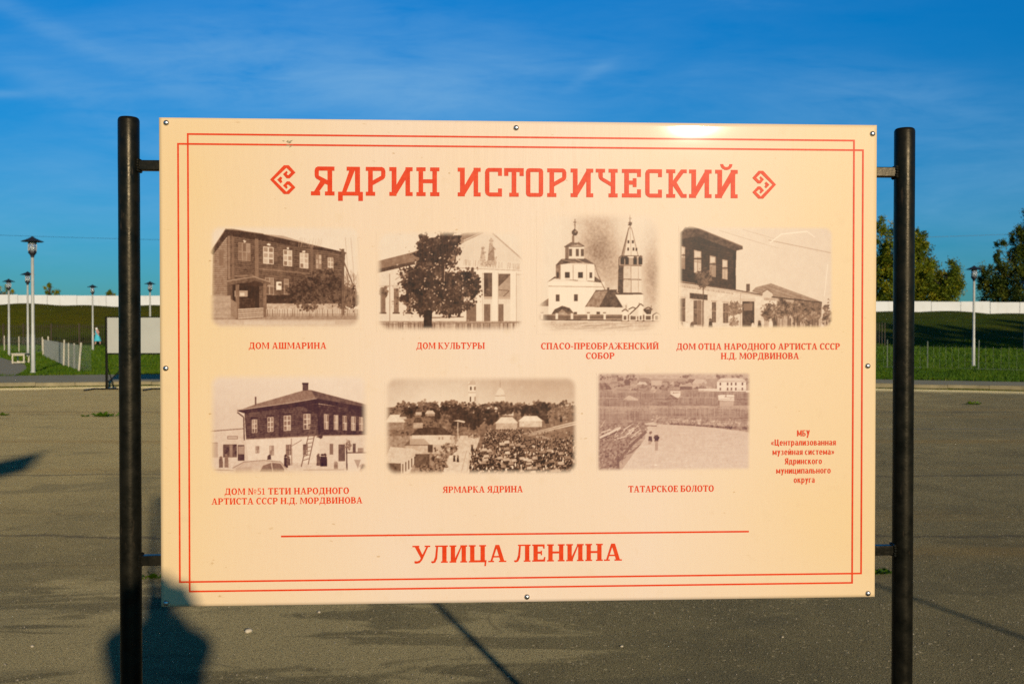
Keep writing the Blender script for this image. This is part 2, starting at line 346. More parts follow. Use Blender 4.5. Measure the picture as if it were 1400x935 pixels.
FWD = Vector((0, math.cos(PITCH), -math.sin(PITCH))); UP = Vector((0, math.sin(PITCH), math.cos(PITCH)))
def ray(px, py): return FWD * FPX + Vector((1, 0, 0)) * (px - 700) - UP * (py - 467.5)
def on_ground(px, py, z=0.0):
    d = ray(px, py); t = (z - EYE) / d.z; return Vector((0, 0, EYE)) + d * t
def at_depth(px, py, Y):
    d = ray(px, py); return Vector((0, 0, EYE)) + d * (Y / d.y)

# ------------------------------------------------------------------ ground, lot, kerb, pavement, dike
CX, CY, RK = -2.2, -9.1, 38.0
TOP = 0.12
def walk_r(az):       # outer radius of the pavement, wider on the left
    t = min(1, max(0, (az + 0.32) / 0.62)); t = t * t * (3 - 2 * t); return 43.0 + (40.55 - 43.0) * t
def sstep(x): x = np.clip(x, 0, 1); return x * x * (3 - 2 * x)
def dike_h(X, Y):
    foot = np.interp(X, [-90, -50, -10, 30, 60], [101, 99, 92, 80, 76])
    crest = np.interp(X, [-60, -40, 35, 60], [4.42, 4.30, 3.56, 3.42]) + 0.10 * np.sin(X * 0.31) + 0.07 * np.sin(X * 0.9 + 1) + 0.10 * np.exp(-((X - 50) / 4.0) ** 2)
    return TOP + (crest - TOP) * sstep((Y - foot) / (113.5 - foot))
az = np.concatenate([np.linspace(-180, -40, 36)[:-1], np.linspace(-40, 40, 320), np.linspace(40, 180, 36)[1:-1]])
rr = np.concatenate([[2.0, 37.9], [38.08, 40, 43, 46, 50, 55, 60, 70], np.linspace(76, 135, 45), [145, 170, 220, 320, 520, 900, 1600, 3000]])
A, R = np.meshgrid(np.radians(az), rr)
GX, GY = CX + R * np.sin(A), CY + R * np.cos(A)
GZ = dike_h(GX, GY) - 0.01; GZ[:2] = -0.06
na, nr = len(az), len(rr)
idx = np.arange(nr * na).reshape(nr, na); nx = np.roll(idx, -1, axis=1)
f = np.stack([idx[:-1], nx[:-1], nx[1:], idx[1:]], -1).reshape(-1, 4)[:, ::-1]
gv = np.stack([GX, GY, GZ], -1).reshape(-1, 3)
me = np_mesh('ground', gv, f); ground = struct(obj('ground', me, M_ground, smooth=True))

def ring_sheet(name, rin, rout, z, m, n=480, sector=None):
    bm = bmesh.new(); A0, A1 = sector or (-math.pi, math.pi); vs = []
    for k in range(n + 1):
        a = A0 + (A1 - A0) * k / n; ri = rin(a) if callable(rin) else rin; ro = rout(a) if callable(rout) else rout
        vs.append((bm.verts.new((CX + ri * math.sin(a), CY + ri * math.cos(a), z)), bm.verts.new((CX + ro * math.sin(a), CY + ro * math.cos(a), z))))
    for (a, b), (c, d) in zip(vs, vs[1:]): bm.faces.new((a, c, d, b)).normal_flip()
    bmesh.ops.recalc_face_normals(bm, faces=bm.faces)
    for fc in bm.faces:
        if fc.normal.z < 0: fc.normal_flip()
    return struct(obj(name, bm, m))
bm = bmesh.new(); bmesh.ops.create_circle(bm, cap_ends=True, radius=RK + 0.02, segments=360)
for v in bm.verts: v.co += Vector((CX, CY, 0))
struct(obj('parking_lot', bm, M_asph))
ring_sheet('pavement', RK + 0.17, walk_r, TOP, M_walk)
# kerb stones, one metre each with open joints
bm = bmesh.new(); nk = int(2 * math.pi * RK)
for k in range(nk):
    a0 = 2 * math.pi * k / nk + 0.00012; a1 = 2 * math.pi * (k + 1) / nk - 0.00012
    dz = 0.010 * math.sin(k * 2.7) + 0.006 * math.sin(k * 7.1); do = 0.008 * math.sin(k * 1.9)
    P = lambda a, r, z: bm.verts.new((CX + r * math.sin(a), CY + r * math.cos(a), z))
    ra, rb_, zt = RK + do, RK + 0.165, TOP + 0.012 + dz
    v0, v1, v2, v3 = P(a0, ra, -0.05), P(a0, ra, zt - 0.02), P(a0, ra + 0.02, zt), P(a0, rb_, zt)
    w0, w1, w2, w3 = P(a1, ra, -0.05), P(a1, ra, zt - 0.02), P(a1, ra + 0.02, zt), P(a1, rb_, zt)
    for q in ((v0, v1, w1, w0), (v1, v2, w2, w1), (v2, v3, w3, w2)): bm.faces.new(q)
    bm.faces.new((v0, v3, v2, v1)); bm.faces.new((w0, w1, w2, w3))
bmesh.ops.recalc_face_normals(bm, faces=bm.faces)
struct(obj('kerb', bm, M_kerb))
# footpath branching to the left, and the thin paved strip on the right
pp = [(-260, 512.6), (20, 512.9), (32, 508), (36.5, 503.5), (35, 499), (28, 496.5), (16, 493.2), (0, 488.8), (-260, 472)]
bm = bmesh.new(); bm.faces.new([bm.verts.new(on_ground(x, y, TOP + 0.004)) for x, y in pp])
for fc in bm.faces:
    fc.normal_update()
    if fc.normal.z < 0: fc.normal_flip()
struct(obj('footpath', bm, M_walk))
p0, p1, p2 = on_ground(1120, 500.2, TOP), on_ground(1250, 502, TOP), on_ground(1480, 507.5, TOP)
bm = bmesh.new(); prev = None
for i in range(13):
    t = i / 12; c = p0 * (1 - t) ** 2 + p1 * 2 * t * (1 - t) + p2 * t * t
    q = (bm.verts.new((c.x, c.y - 0.55, TOP + 0.004)), bm.verts.new((c.x, c.y + 0.55, TOP + 0.004)))
    if prev: bm.faces.new((prev[0], q[0], q[1], prev[1]))
    prev = q
struct(obj('narrow_path', bm, M_walk))
a, b2 = on_ground(1090, 586.5), on_ground(1500, 586.6)
bm = bmesh.new(); bm.faces.new([bm.verts.new(p) for p in ((a.x, a.y - .03, .004), (b2.x, b2.y - .03, .004), (b2.x, b2.y + .03, .004), (a.x, a.y + .03, .004))])
struct(obj('road_marking', bm, M_paint))

# grass blades on the verge (nobody could count them)
def blades(n, y0, y1, hmin, hmax, wd, seed):
    r = np.random.default_rng(seed)
    Y = y0 * (y1 / y0) ** r.random(n * 3); X = (r.random(n * 3) * 2 - 1) * 0.56 * Y
    az_ = np.arctan2(X - CX, Y - CY); rad_ = np.hypot(X - CX, Y - CY)
    wr = np.array([walk_r(a) for a in az_])
    keep = rad_ > wr + 0.02
    fx, fy = np.array([(on_ground(*p, TOP).x, on_ground(*p, TOP).y) for p in pp]).T
    ins = np.zeros(len(X), bool); j = len(fx) - 1
    for i in range(len(fx)):
        c = (fy[i] > Y) != (fy[j] > Y); xs = (fx[j] - fx[i]) * (Y - fy[i]) / (fy[j] - fy[i] + 1e-9) + fx[i]; ins ^= c & (X < xs); j = i
    keep &= ~ins
    vis = ~((X / Y > -0.335) & (X / Y < 0.345)); keep &= vis
    X, Y = X[keep][:n], Y[keep][:n]; n = len(X)
    clump = 0.5 + 0.5 * np.sin(X * 1.7 + 3 * np.sin(Y * 0.9)) * np.sin(Y * 1.3 + X * 0.4)
    h = (hmin + (hmax - hmin) * r.random(n)) * (0.55 + 0.75 * clump); th = r.random(n) * math.pi; w = wd * (0.6 + 0.8 * r.random(n))
    Z = dike_h(X, Y) - 0.015
    tx, ty = np.cos(th) * w, np.sin(th) * w; lx, ly = (r.random(n) - .5) * h * 0.9, (r.random(n) - .5) * h * 0.9
    v = np.empty((n, 3, 3)); v[:, 0] = np.stack([X - tx, Y - ty, Z], 1); v[:, 1] = np.stack([X + tx, Y + ty, Z], 1); v[:, 2] = np.stack([X + lx, Y + ly, Z + h], 1)
    tint = np.clip(0.5 * r.random(n) + 0.5 * clump * r.random(n) + np.where(X < 0, 0.05, -0.05), 0, 1)
    return v.reshape(-1, 3), np.arange(n * 3).reshape(n, 3), np.repeat(tint, 3)
v1, f1, t1 = blades(60000, 28, 48, 0.04, 0.11, 0.012, 3); v2, f2, t2 = blades(42000, 45, 88, 0.06, 0.20, 0.03, 4)
me = np_mesh('grass', np.vstack([v1, v2]), np.vstack([f1, f2 + len(v1)]))
a_ = me.attributes.new('tint', 'FLOAT', 'POINT'); a_.data.foreach_set('value', np.concatenate([t1, t2]).astype(np.float32))
g = obj('grass', me, M_blade); g['kind'] = 'stuff'

# loose grit on the lot near the board
r_ = np.random.default_rng(11); n = 5200
gy = 3.9 * (14 / 3.9) ** r_.random(n); gx = (r_.random(n) * 2 - 1) * 0.56 * gy; sz = 0.0016 + 0.0045 * r_.random(n) ** 3
base = np.array([[1, 0, 0], [-.5, .87, 0], [-.5, -.87, 0], [.1, .1, .9]]); rot = r_.random(n) * 6.28
c, s = np.cos(rot), np.sin(rot)
V = np.empty((n, 4, 3)); V[:, :, 0] = base[:, 0] * c[:, None] - base[:, 1] * s[:, None]; V[:, :, 1] = base[:, 0] * s[:, None] + base[:, 1] * c[:, None]; V[:, :, 2] = base[:, 2]
V = V * sz[:, None, None] * (0.7 + 0.6 * r_.random((n, 4, 1))) + np.stack([gx, gy, np.full(n, 0.0004)], 1)[:, None, :]
F = (np.array([[0, 1, 3], [1, 2, 3], [2, 0, 3]])[None] + (np.arange(n) * 4)[:, None, None]).reshape(-1, 3)
g = obj('gravel', np_mesh('gravel', V.reshape(-1, 3), F), M_stone); g['kind'] = 'stuff'

# ------------------------------------------------------------------ white wall on the dike
bm = bmesh.new(); x = -125.0
while x < 125:
    zt = np.interp(x + 1.7, [-60, 60], [5.56, 4.70]) + 0.02 * math.sin(x)
    zb = float(dike_h(np.array(x + 1.7), np.array(115.0))) - 0.6
    bx(bm, x, x + 3.35, 114.9 + .02 * math.sin(x * 5), 115.1, zb, zt + .015 * math.sin(x * 3.3), 0.02); x += 3.4
tag(obj('concrete_wall', bm, M_conc), 'long low white concrete wall along the top of the grassy dike', 'wall')

# ------------------------------------------------------------------ brown picket fence at the foot of the dike
fence = empty('picket_fence', (-80, 98.5, TOP)); tag(fence, 'long dark brown metal picket fence at the foot of the dike', 'fence')
pts = [Vector((-80, 98.5, 0)), Vector((-48, 97.8, 0)), Vector((-8, 91.0, 0)), Vector((31, 82.5, 0))]
pk = bmesh.new(); rl = bmesh.new(); o0 = Vector((-80, 98.5, TOP)); posts = []
for A_, B_ in zip(pts, pts[1:]):
    L = (B_ - A_).length; d = (B_ - A_) / L; k = 0.0
    while k < L:
        p = A_ + d * k; z = float(dike_h(np.array(p.x), np.array(p.y))); q = Vector((p.x, p.y, z)) - o0
        bx(pk, q.x - .016, q.x + .016, q.y - .016, q.y + .016, q.z + .08, q.z + 1.95); k += 0.22
    k = 0.0
    while k < L:
        p = A_ + d * k; z = float(dike_h(np.array(p.x), np.array(p.y))); posts.append(Vector((p.x, p.y, z)) - o0); k += 3.0
for h in (0.25, 1.72):
    tube(rl, [p + Vector((0, 0.03, h)) for p in posts], 0.025, 5)
obj('pickets', pk, M_brown, fence); obj('rail', rl, M_brown, fence)
for p in posts:
    if -0.6 < (p.x + o0.x) / (p.y + o0.y) < -0.3 or (p.x + o0.x) / (p.y + o0.y) > 0.3:
        bm = bmesh.new(); bx(bm, p.x - .04, p.x + .04, p.y - .01, p.y + .07, p.z - .1, p.z + 2.05); obj('post', bm, M_brown, fence)

# ------------------------------------------------------------------ wire netting fences
def net_fence(name, label, pts, h, posts, post_mat, gap=0.10, wr=0.0022):
    root = empty(name, pts[0]); o = Vector(pts[0]); bm = bmesh.new()
    for A_, B_ in zip(pts, pts[1:]):
        A_, B_ = Vector(A_), Vector(B_); L = (B_ - A_).length; d = (B_ - A_) / L; n_ = int(L / gap)
        for k in range(n_ + 1):
            p = A_ + d * (L * k / n_) - o; bx(bm, p.x - wr, p.x + wr, p.y - wr, p.y + wr, p.z + .03, p.z + h)
        for k in range(int(h / gap) + 1):
            z = Vector((0, 0, 0.04 + k * gap)); tube(bm, [A_ - o + z, B_ - o + z], wr, 4)
    obj('netting', bm, M_wire, root)
    for (p, ph, lean, r) in posts:
        p = Vector(p) - o; bm = bmesh.new(); tube(bm, [p - Vector((0, 0, .1)), p + Vector((lean, 0, ph))], r, 8); obj('post', bm, post_mat, root)
    return tag(root, label, 'fence')
gp = lambda x, y: tuple(on_ground(x, y, TOP))
net_fence('wire_fence', 'low sagging wire netting fence on pale stakes beside the nearest lamp on the left',
          [gp(59, 487.5), gp(87, 499.5), gp(108.5, 507), gp(124, 508)], 0.92,
          [(gp(59, 488), .95, 0, .03), (gp(66, 488.5), 1.1, 0, .035), (gp(87, 500), 1.05, 0.03, .03), (gp(94, 502), .95, 0, .025), (gp(101.5, 504), 0.95, 0, .03), (gp(107.5, 507), 1.0, 0.09, .035)], M_wood)
net_fence('wire_fence', 'low wire netting fence along the narrow path on the right, before the shaded dike',
          [gp(1150, 502), gp(1268, 503.5), gp(1337, 506), gp(1470, 510)], 0.86,
          [(gp(1180, 502.3), 1.0, 0, .016), (gp(1213, 502.8), 1.08, 0, .018), (gp(1268, 503.5), 1.02, 0, .018), (gp(1337.5, 506), 1.08, .02, .018), (gp(1430, 508.8), 1.0, 0, .018)], M_post, .25, .0011)
net_fence('wire_fence', 'far wire netting fence behind the bench at the left edge',
          [gp(-40, 480), gp(6, 480.5), gp(27, 481), gp(58, 483)], 0.95,
          [(gp(-20, 480), 1.0, 0, .03), (gp(6, 480.5), 1.05, 0, .03), (gp(26, 481), 1.0, 0, .03), (gp(58, 483), 1.0, 0, .03)], M_wood, .14, .002)

# ------------------------------------------------------------------ lamps
def make_lamp():
    root = empty('street_lamp', (0, 0, 0))
    bm = bmesh.new(); lathe(bm, [(.0, 0), (.09, 0), (.09, .03), (.062, .05), (.060, 1.2), (.052, 1.25), (.045, 3.72), (.0, 3.72)], 14); obj('lamp_post', bm, M_galv, root, True)
    bm = bmesh.new(); lathe(bm, [(.0, 3.69), (.05, 3.69), (.06, 3.75), (.125, 3.84), (.125, 3.90), (.0, 3.90)], 16); obj('lamp_base', bm, M_shade, root)
    bm = bmesh.new(); lathe(bm, [(.0, 3.905), (.098, 3.905), (.098, 4.03), (.06, 4.05), (.0, 4.05)], 16); obj('lamp_bowl', bm, M_white, root, True)
    bm = bmesh.new(); lathe(bm, [(.108, 3.905), (.112, 4.21), (.118, 4.21), (.114, 3.905), (.108, 3.905)], 20); obj('lamp_glass', bm, M_glass, root, True)
    bm = bmesh.new()
    for k in range(4):
        a = k * math.pi / 2 + .4; tube(bm, [(.121 * math.cos(a), .121 * math.sin(a), 3.9), (.121 * math.cos(a), .121 * math.sin(a), 4.24)], .008, 5)
    for z in (4.08, 4.13, 4.18): lathe(bm, [(.05, z), (.08, z - .01), (.08, z), (.05, z)], 14)
    obj('lamp_cage', bm, M_galv, root)
    bm = bmesh.new(); lathe(bm, [(.0, 4.215), (.15, 4.215), (.335, 4.195), (.342, 4.205), (.16, 4.28), (.05, 4.34), (.025, 4.37), (.0, 4.375)], 24); obj('lamp_shade', bm, M_shade, root)
    return root
lamps = [(45.3, 509.5, 323, 'tallest nearest street lamp on the left, beside the netting fence'),
         (38.4, 489.5, 371, 'street lamp partly behind the tallest lamp, at the left'),
         (12.5, 486.8, 381, 'street lamp at the far left edge, by the small bench'),
         (127, 479, 389, 'street lamp next to the walking woman in turquoise'),
         (205.5, 481.5, 384.5, 'street lamp rising behind the grey display stand'),
         (1331, 500.3, 363, 'single street lamp on the right, before the shaded dike'),
         (1401.5, 480, 383, 'pale street lamp cut off by the right edge')]
lamp0 = make_lamp()
for i, (px, yb, yt, lab) in enumerate(lamps):
    o = lamp0 if i == 0 else copy_tree(lamp0)
    p = on_ground(px, yb, TOP); ht = at_depth(px, yt, p.y).z - TOP; s_ = ht / 4.375
    o.location = p; o.scale = (s_, s_, s_); o.rotation_euler.z = i * 0.7
    tag(o, 'grey ' + lab if 'pale' not in lab else lab, 'street lamp', 'black hatted street lamps round the plaza')

# ------------------------------------------------------------------ bench by the path
p = on_ground(24.5, 497, TOP); bench = empty('park_bench', p, 0.25); tag(bench, 'small pale wooden bench at the edge of the footpath on the left', 'bench')
bm = bmesh.new()
for k in range(5): bx(bm, -.27, .27, k * .22, k * .22 + .19, .40, .435, .006)
obj('seat', bm, M_wood, bench)
for y in (0.05, 1.0):
    bm = bmesh.new()
    bx(bm, -.25, -.20, y, y + .05, 0, .398); bx(bm, .20, .25, y, y + .05, 0, .398); bx(bm, -.198, .198, y, y + .05, .03, .07); bx(bm, -.198, .198, y + .002, y + .048, .34, .396); obj('leg_frame', bm, M_wood, bench)

# ------------------------------------------------------------------ display stand seen from behind
p = on_ground(146, 532.5); ds = empty('display_stand', p, 0.02); tag(ds, 'grey blank display stand on dark steel feet at the kerb, behind the left post', 'display stand')
for x in (0.0, 1.52):
    bm = bmesh.new(); bx(bm, x - .028, x + .028, -.028, .028, .04, 1.93, .004); obj('post', bm, M_black, ds)
    bm = bmesh.new(); bx(bm, x - .36, x + .30, -.03, .03, 0.001, .04, .004); bx(bm, x - .36, x - .31, -.62, -.032, 0.001, .04, .004); bx(bm, x + .02, x + .07, .032, .5, 0.001, .04, .004); obj('foot', bm, M_black, ds)
    bm = bmesh.new(); tube(bm, [(x + .02, .45, .05), (x, .02, .62)], .014, 6); tube(bm, [(x + .03, .01, .20), (x + .30, .01, .46)], .014, 6); obj('brace', bm, M_black, ds)
bm = bmesh.new(); bx(bm, .035, 1.485, -.036, -.031, .97, 1.905); obj('panel', bm, M_grey, ds)
bm = bmesh.new()
bx(bm, .029, 1.491, -.028, .028, 1.91, 1.935, .003); bx(bm, .029, 1.491, -.028, .028, .93, .965, .003); bx(bm, .029, .06, -.0285, .0285, .966, 1.909); bx(bm, 1.46, 1.491, -.0285, .0285, .966, 1.909)
obj('frame', bm, M_black, ds)

# ------------------------------------------------------------------ people (skin-grown bodies)
def skin_body(name, joints, bones, m, parent=None, sub=2):
    me = bpy.data.meshes.new(name); names = list(joints); me.from_pydata([joints[n][0] for n in names], [(names.index(a), names.index(b)) for a, b in bones], [])
    o = bpy.data.objects.new(name, me); COL.objects.link(o)
    sk = o.modifiers.new('s', 'SKIN'); sk.use_smooth_shade = True
    for i, n in enumerate(names):
        r = joints[n][1]; me.skin_vertices[0].data[i].radius = r if isinstance(r, tuple) else (r, r)
    me.skin_vertices[0].data[0].use_root = True
    sb = o.modifiers.new('u', 'SUBSURF'); sb.levels = sub; sb.render_levels = sub
    dg = bpy.context.evaluated_depsgraph_get(); nm = bpy.data.meshes.new_from_object(o.evaluated_get(dg)); COL.objects.unlink(o); bpy.data.objects.remove(o)
    nm.materials.clear(); return obj(name, nm, m, parent, True)
def blob(name, loc, sc, m, parent, seg=20):
    bm = bmesh.new(); bmesh.ops.create_uvsphere(bm, u_segments=seg, v_segments=seg // 2 + 2, radius=1.0)
    for v in bm.verts: v.co = Vector((v.co.x * sc[0] + loc[0], v.co.y * sc[1] + loc[1], v.co.z * sc[2] + loc[2]))
    return obj(name, bm, m, parent, True)
# woman in turquoise walking left (local -x is her way)
wp = on_ground(133, 471.5, TOP); wp = Vector((wp.x * 95 / wp.y, 95, TOP)); wp.z = float(dike_h(np.array(wp.x), np.array(95.0)))
wm = empty('person', wp); tag(wm, 'woman walking left in a turquoise dress and white headscarf before the picket fence', 'person')
J = {'pelvis': ((0, 0, .88), (.13, .12)), 'waist': ((-.02, 0, 1.05), (.105, .10)), 'chest': ((-.05, 0, 1.24), (.12, .11)), 'neck': ((-.09, 0, 1.42), .05), 'head': ((-.13, 0, 1.56), (.085, .075)), 'crown': ((-.13, 0, 1.63), (.06, .06)),
     'hipl': ((-.03, -.08, .80), .085), 'kneel': ((-.12, -.08, .46), .058), 'anklel': ((-.12, -.08, .09), .038), 'toel': ((-.26, -.08, .04), .03),
     'hipr': ((.03, .08, .80), .085), 'kneer': ((.10, .08, .47), .058), 'ankler': ((.28, .08, .16), .038), 'toer': ((.20, .08, .05), .03),
     'shl': ((-.05, -.16, 1.34), .05), 'ell': ((.10, -.20, 1.10), .04), 'wrl': ((.20, -.17, .92), .03), 'hal': ((.24, -.16, .84), .03),
     'shr': ((-.05, .16, 1.34), .05), 'elr': ((-.16, .20, 1.08), .04), 'wrr': ((-.34, .15, 1.0), .03), 'har': ((-.41, .14, .99), .03)}
Bn = [('pelvis', 'waist'), ('waist', 'chest'), ('chest', 'neck'), ('neck', 'head'), ('head', 'crown'), ('pelvis', 'hipl'), ('hipl', 'kneel'), ('kneel', 'anklel'), ('anklel', 'toel'), ('pelvis', 'hipr'), ('hipr', 'kneer'), ('kneer', 'ankler'), ('ankler', 'toer'), ('chest', 'shl'), ('shl', 'ell'), ('ell', 'wrl'), ('wrl', 'hal'), ('chest', 'shr'), ('shr', 'elr'), ('elr', 'wrr'), ('wrr', 'har')]
skin_body('body', J, Bn, M_skin, wm)
bm = bmesh.new(); rings = []
for z, cx, rx, ry in ((.34, .02, .34, .24), (.40, .02, .33, .23), (.70, .0, .24, .19), (.90, -.01, .19, .165), (1.05, -.02, .145, .135), (1.22, -.05, .165, .19), (1.34, -.06, .13, .17), (1.40, -.08, .07, .075)):
    rings.append([bm.verts.new((cx + rx * math.cos(t * math.pi / 12) * (1 + .05 * math.sin(t * 2.1) * (z < .8)), ry * math.sin(t * math.pi / 12), z)) for t in range(24)])
for A_, B_ in zip(rings, rings[1:]):
    for k in range(24): bm.faces.new((A_[k], A_[(k + 1) % 24], B_[(k + 1) % 24], B_[k]))
obj('dress', bm, M_teal, wm, True)
o = skin_body('headscarf', {'a': ((-.115, 0, 1.60), (.115, .105)), 'b': ((-.06, 0, 1.52), (.10, .09)), 'c': ((.0, 0, 1.42), (.09, .085))}, [('a', 'b'), ('b', 'c')], M_cap, wm)
for sgn, pts_ in ((-1, [(-.05, -.16, 1.35), (.10, -.20, 1.10), (.20, -.17, .93)]), (1, [(-.05, .16, 1.35), (-.16, .20, 1.08), (-.33, .15, 1.0)])):
    skin_body('sleeve', {'a': (pts_[0], .07), 'b': (pts_[1], .056), 'c': (pts_[2], .045)}, [('a', 'b'), ('b', 'c')], M_pink, wm)
o = skin_body('shawl', {'a': ((-.02, -.02, 1.45), (.09, .10)), 'b': ((.08, -.05, 1.28), (.10, .08)), 'c': ((.22, -.08, 1.08), (.06, .05))}, [('a', 'b'), ('b', 'c')], M_pink, wm)

# the photographer, whose shadow falls on the board and the lot
ph = empty('person', (0.035, -0.14, 0.0)); ph.scale = (1.04, 1, 0.972); tag(ph, 'standing photographer whose shadow darkens the lower left corner of the board', 'person')
J = {'pelvis': ((0, -.02, .92), (.16, .11)), 'waist': ((0, -.03, 1.10), (.145, .10)), 'chest': ((0, -.04, 1.30), (.19, .12)), 'neck': ((0, -.02, 1.49), .10), 'head': ((0, 0, 1.60), (.082, .095)), 'crown': ((0, -.01, 1.68), (.055, .06)),
     'hipl': ((-.10, -.02, .86), .10), 'kneel': ((-.12, 0, .50), .065), 'anklel': ((-.13, -.03, .09), .045), 'toel': ((-.15, .12, .04), .038),
     'hipr': ((.10, -.02, .86), .10), 'kneer': ((.12, 0, .50), .065), 'ankler': ((.13, -.03, .09), .045), 'toer': ((.15, .12, .04), .038),
     'shl': ((-.19, -.04, 1.40), .062), 'ell': ((-.275, .04, 1.455), .068), 'wrl': ((-.10, .06, 1.52), .045),
     'shr': ((.19, -.04, 1.40), .062), 'elr': ((.215, .05, 1.43), .068), 'wrr': ((.085, .05, 1.515), .045)}
Bn = [('pelvis', 'waist'), ('waist', 'chest'), ('chest', 'neck'), ('neck', 'head'), ('head', 'crown'), ('pelvis', 'hipl'), ('hipl', 'kneel'), ('kneel', 'anklel'), ('anklel', 'toel'), ('pelvis', 'hipr'), ('hipr', 'kneer'), ('kneer', 'ankler'), ('ankler', 'toer'), ('chest', 'shl'), ('shl', 'ell'), ('ell', 'wrl'), ('chest', 'shr'), ('shr', 'elr'), ('elr', 'wrr')]
for sd, x0 in (('l', -.11), ('r', .09)):
    w = 'wr' + sd; sx = -1 if sd == 'l' else 1
    J['palm' + sd] = ((x0 - sx * .0, .085, 1.535), (.030, .018)); Bn.append((w, 'palm' + sd))
    for fi, (dz, ln) in enumerate(((.0, .05), (.018, .055), (.036, .052), (.052, .042))):
        a, b3 = 'f%s%da' % (sd, fi), 'f%s%db' % (sd, fi)
        J[a] = ((x0 - sx * .008, .10, 1.525 + dz), .009); J[b3] = ((x0 - sx * (.008 + ln), .108, 1.528 + dz), .008); Bn += [('palm' + sd, a), (a, b3)]
    J['t' + sd] = ((x0 - sx * .035, .072, 1.525), .010); Bn.append(('palm' + sd, 't' + sd))
skin_body('body', J, Bn, M_dark, ph, 1)
blob('hair', (0, -.018, 1.645), (.088, .102, .085), M_hair, ph)
bm = bmesh.new(); bx(bm, -.105, .035, .065, .105, 1.555, 1.645, .008); bx(bm, -.065, -.005, .07, .10, 1.645, 1.665, .004); tube(bm, [(-.035, .105, 1.60), (-.035, .132, 1.60)], .032, 20)
tag(obj('handheld_camera', bm, M_camera), 'small black camera held up to the photographer\'s eye', 'camera').location = ph.location

# ------------------------------------------------------------------ trees
def tree(label, base, ells, nleaf, m, seed, leaf=0.26, group=None, droop=1.3):
    r = np.random.default_rng(seed); root = empty('tree', base); tag(root, label, 'tree', group)
    zmax = max(e[2] + e[5] * .5 for e in ells); cx, cy = ells[0][0], ells[0][1]
    bm = bmesh.new(); tube(bm, [(0, 0, -.6), (cx * .3, cy * .3, zmax * .35), (cx * .9, cy * .9, zmax * .8), (cx, cy, zmax)], [.30, .22, .12, .03], 9)
    for k in range(22):
        e = ells[r.integers(len(ells))]; t = r.uniform(.25, .9); st = Vector((cx * t * .9, cy * t * .9, zmax * t)); d = r.normal(size=3); d /= np.linalg.norm(d)
        en = Vector((e[0] + d[0] * e[3] * .8, e[1] + d[1] * e[4] * .8, e[2] + abs(d[2]) * e[5] * .7)); md = (st + en) / 2 + Vector((0, 0, .4)); tube(bm, [st, md, en], [.09 * (1.1 - t), .05 * (1.1 - t) + .01, .012], 5)
    obj('trunk', bm, M_bark, root, True)
    vol = np.array([e[3] * e[4] * e[5] for e in ells]) ** .7; vol /= vol.sum(); per = 130; nc = max(12, nleaf // per); C = []; Tt = []
    for k in range(nc):
        e = ells[r.choice(len(ells), p=vol)]; d = r.normal(size=3); d /= np.linalg.norm(d); q = r.uniform(.35, 1.04) ** .6
        cc = np.array(e[:3]) + d * np.array(e[3:6]) * q; cr = r.uniform(.35, .95) * min(1.0, e[3] * .35)
        pts = r.normal(size=(per, 3)) * np.array([cr * .55, cr * .55, cr * .55 * droop]) + cc
        C.append(pts); Tt.append(np.clip(r.normal(.48, .2) + r.normal(0, .12, per), 0, 1))
    Pn = np.vstack(C); Tn = np.concatenate(Tt); n = len(Pn)
    u = r.normal(size=(n, 3)); u /= np.linalg.norm(u, axis=1)[:, None]; w = np.cross(u, r.normal(size=(n, 3))); w /= np.linalg.norm(w, axis=1)[:, None]
    sz = leaf * (0.55 + .8 * r.random((n, 1))); u *= sz * .5; w *= sz * .32
    V = np.stack([Pn - u, Pn + w, Pn + u, Pn - w], 1).reshape(-1, 3)
    me = np_mesh('crown', V, np.arange(n * 4).reshape(n, 4)); a_ = me.attributes.new('tint', 'FLOAT', 'POINT'); a_.data.foreach_set('value', np.repeat(Tn, 4).astype(np.float32))
    obj('crown', me, m, root); return root
def far_tree(label, px, Y, parts, n, m, seed, leaf, group='trees beyond the white wall'):
    X = (px - 700) / FPX * Y; zg = float(dike_h(np.array(X), np.array(Y))); k = Y / FPX; E = []
    for (ex, ey, rx, ry) in parts:
        p = at_depth(ex, ey, Y); E.append((p.x - X, r_.uniform(-1, 1) * rx * k * .4, p.z - zg, rx * k, rx * k * .9, ry * k))
    return tree(label, (X, Y, zg), E, n, m, seed, leaf, group)
far_tree('tall olive green tree half hidden by the right post, behind the wall', 1224, 138, [(1222, 345, 24, 48), (1216, 385, 32, 42), (1232, 400, 30, 40), (1205, 330, 16, 30)], 30000, M_leaf, 1, .27)
far_tree('tall yellowing tree just right of the right post, behind the wall', 1256, 142, [(1257, 360, 19, 45), (1262, 395, 26, 42), (1250, 335, 14, 22)], 24000, M_leaf, 2, .27)
far_tree('lower round yellowing tree behind the wall, left of the right lamp', 1291, 136, [(1291, 392, 24, 34), (1300, 385, 16, 26), (1282, 405, 26, 30)], 17000, M_leaf, 3, .25)
far_tree('big dark green tree behind the wall at the right edge', 1405, 133, [(1402, 350, 22, 62), (1396, 390, 42, 45), (1372, 352, 13, 22), (1356, 385, 18, 26), (1420, 340, 26, 60), (1368, 405, 26, 26)], 42000, M_leaf_dark, 4, .26)
far_tree('small bushy tree above the white wall, right of the nearest lamp', 68, 150, [(67, 396, 8, 13), (72, 402, 9, 10)], 1400, M_leaf, 5, .22)
far_tree('low bushes showing over the white wall at the left edge', 8, 155, [(0, 403, 14, 14), (15, 404, 8, 9)], 1600, M_leaf, 6, .22)
far_tree('tip of a shrub showing over the white wall beside the left post', 153, 150, [(153, 405, 7, 9)], 600, M_leaf, 8, .2)
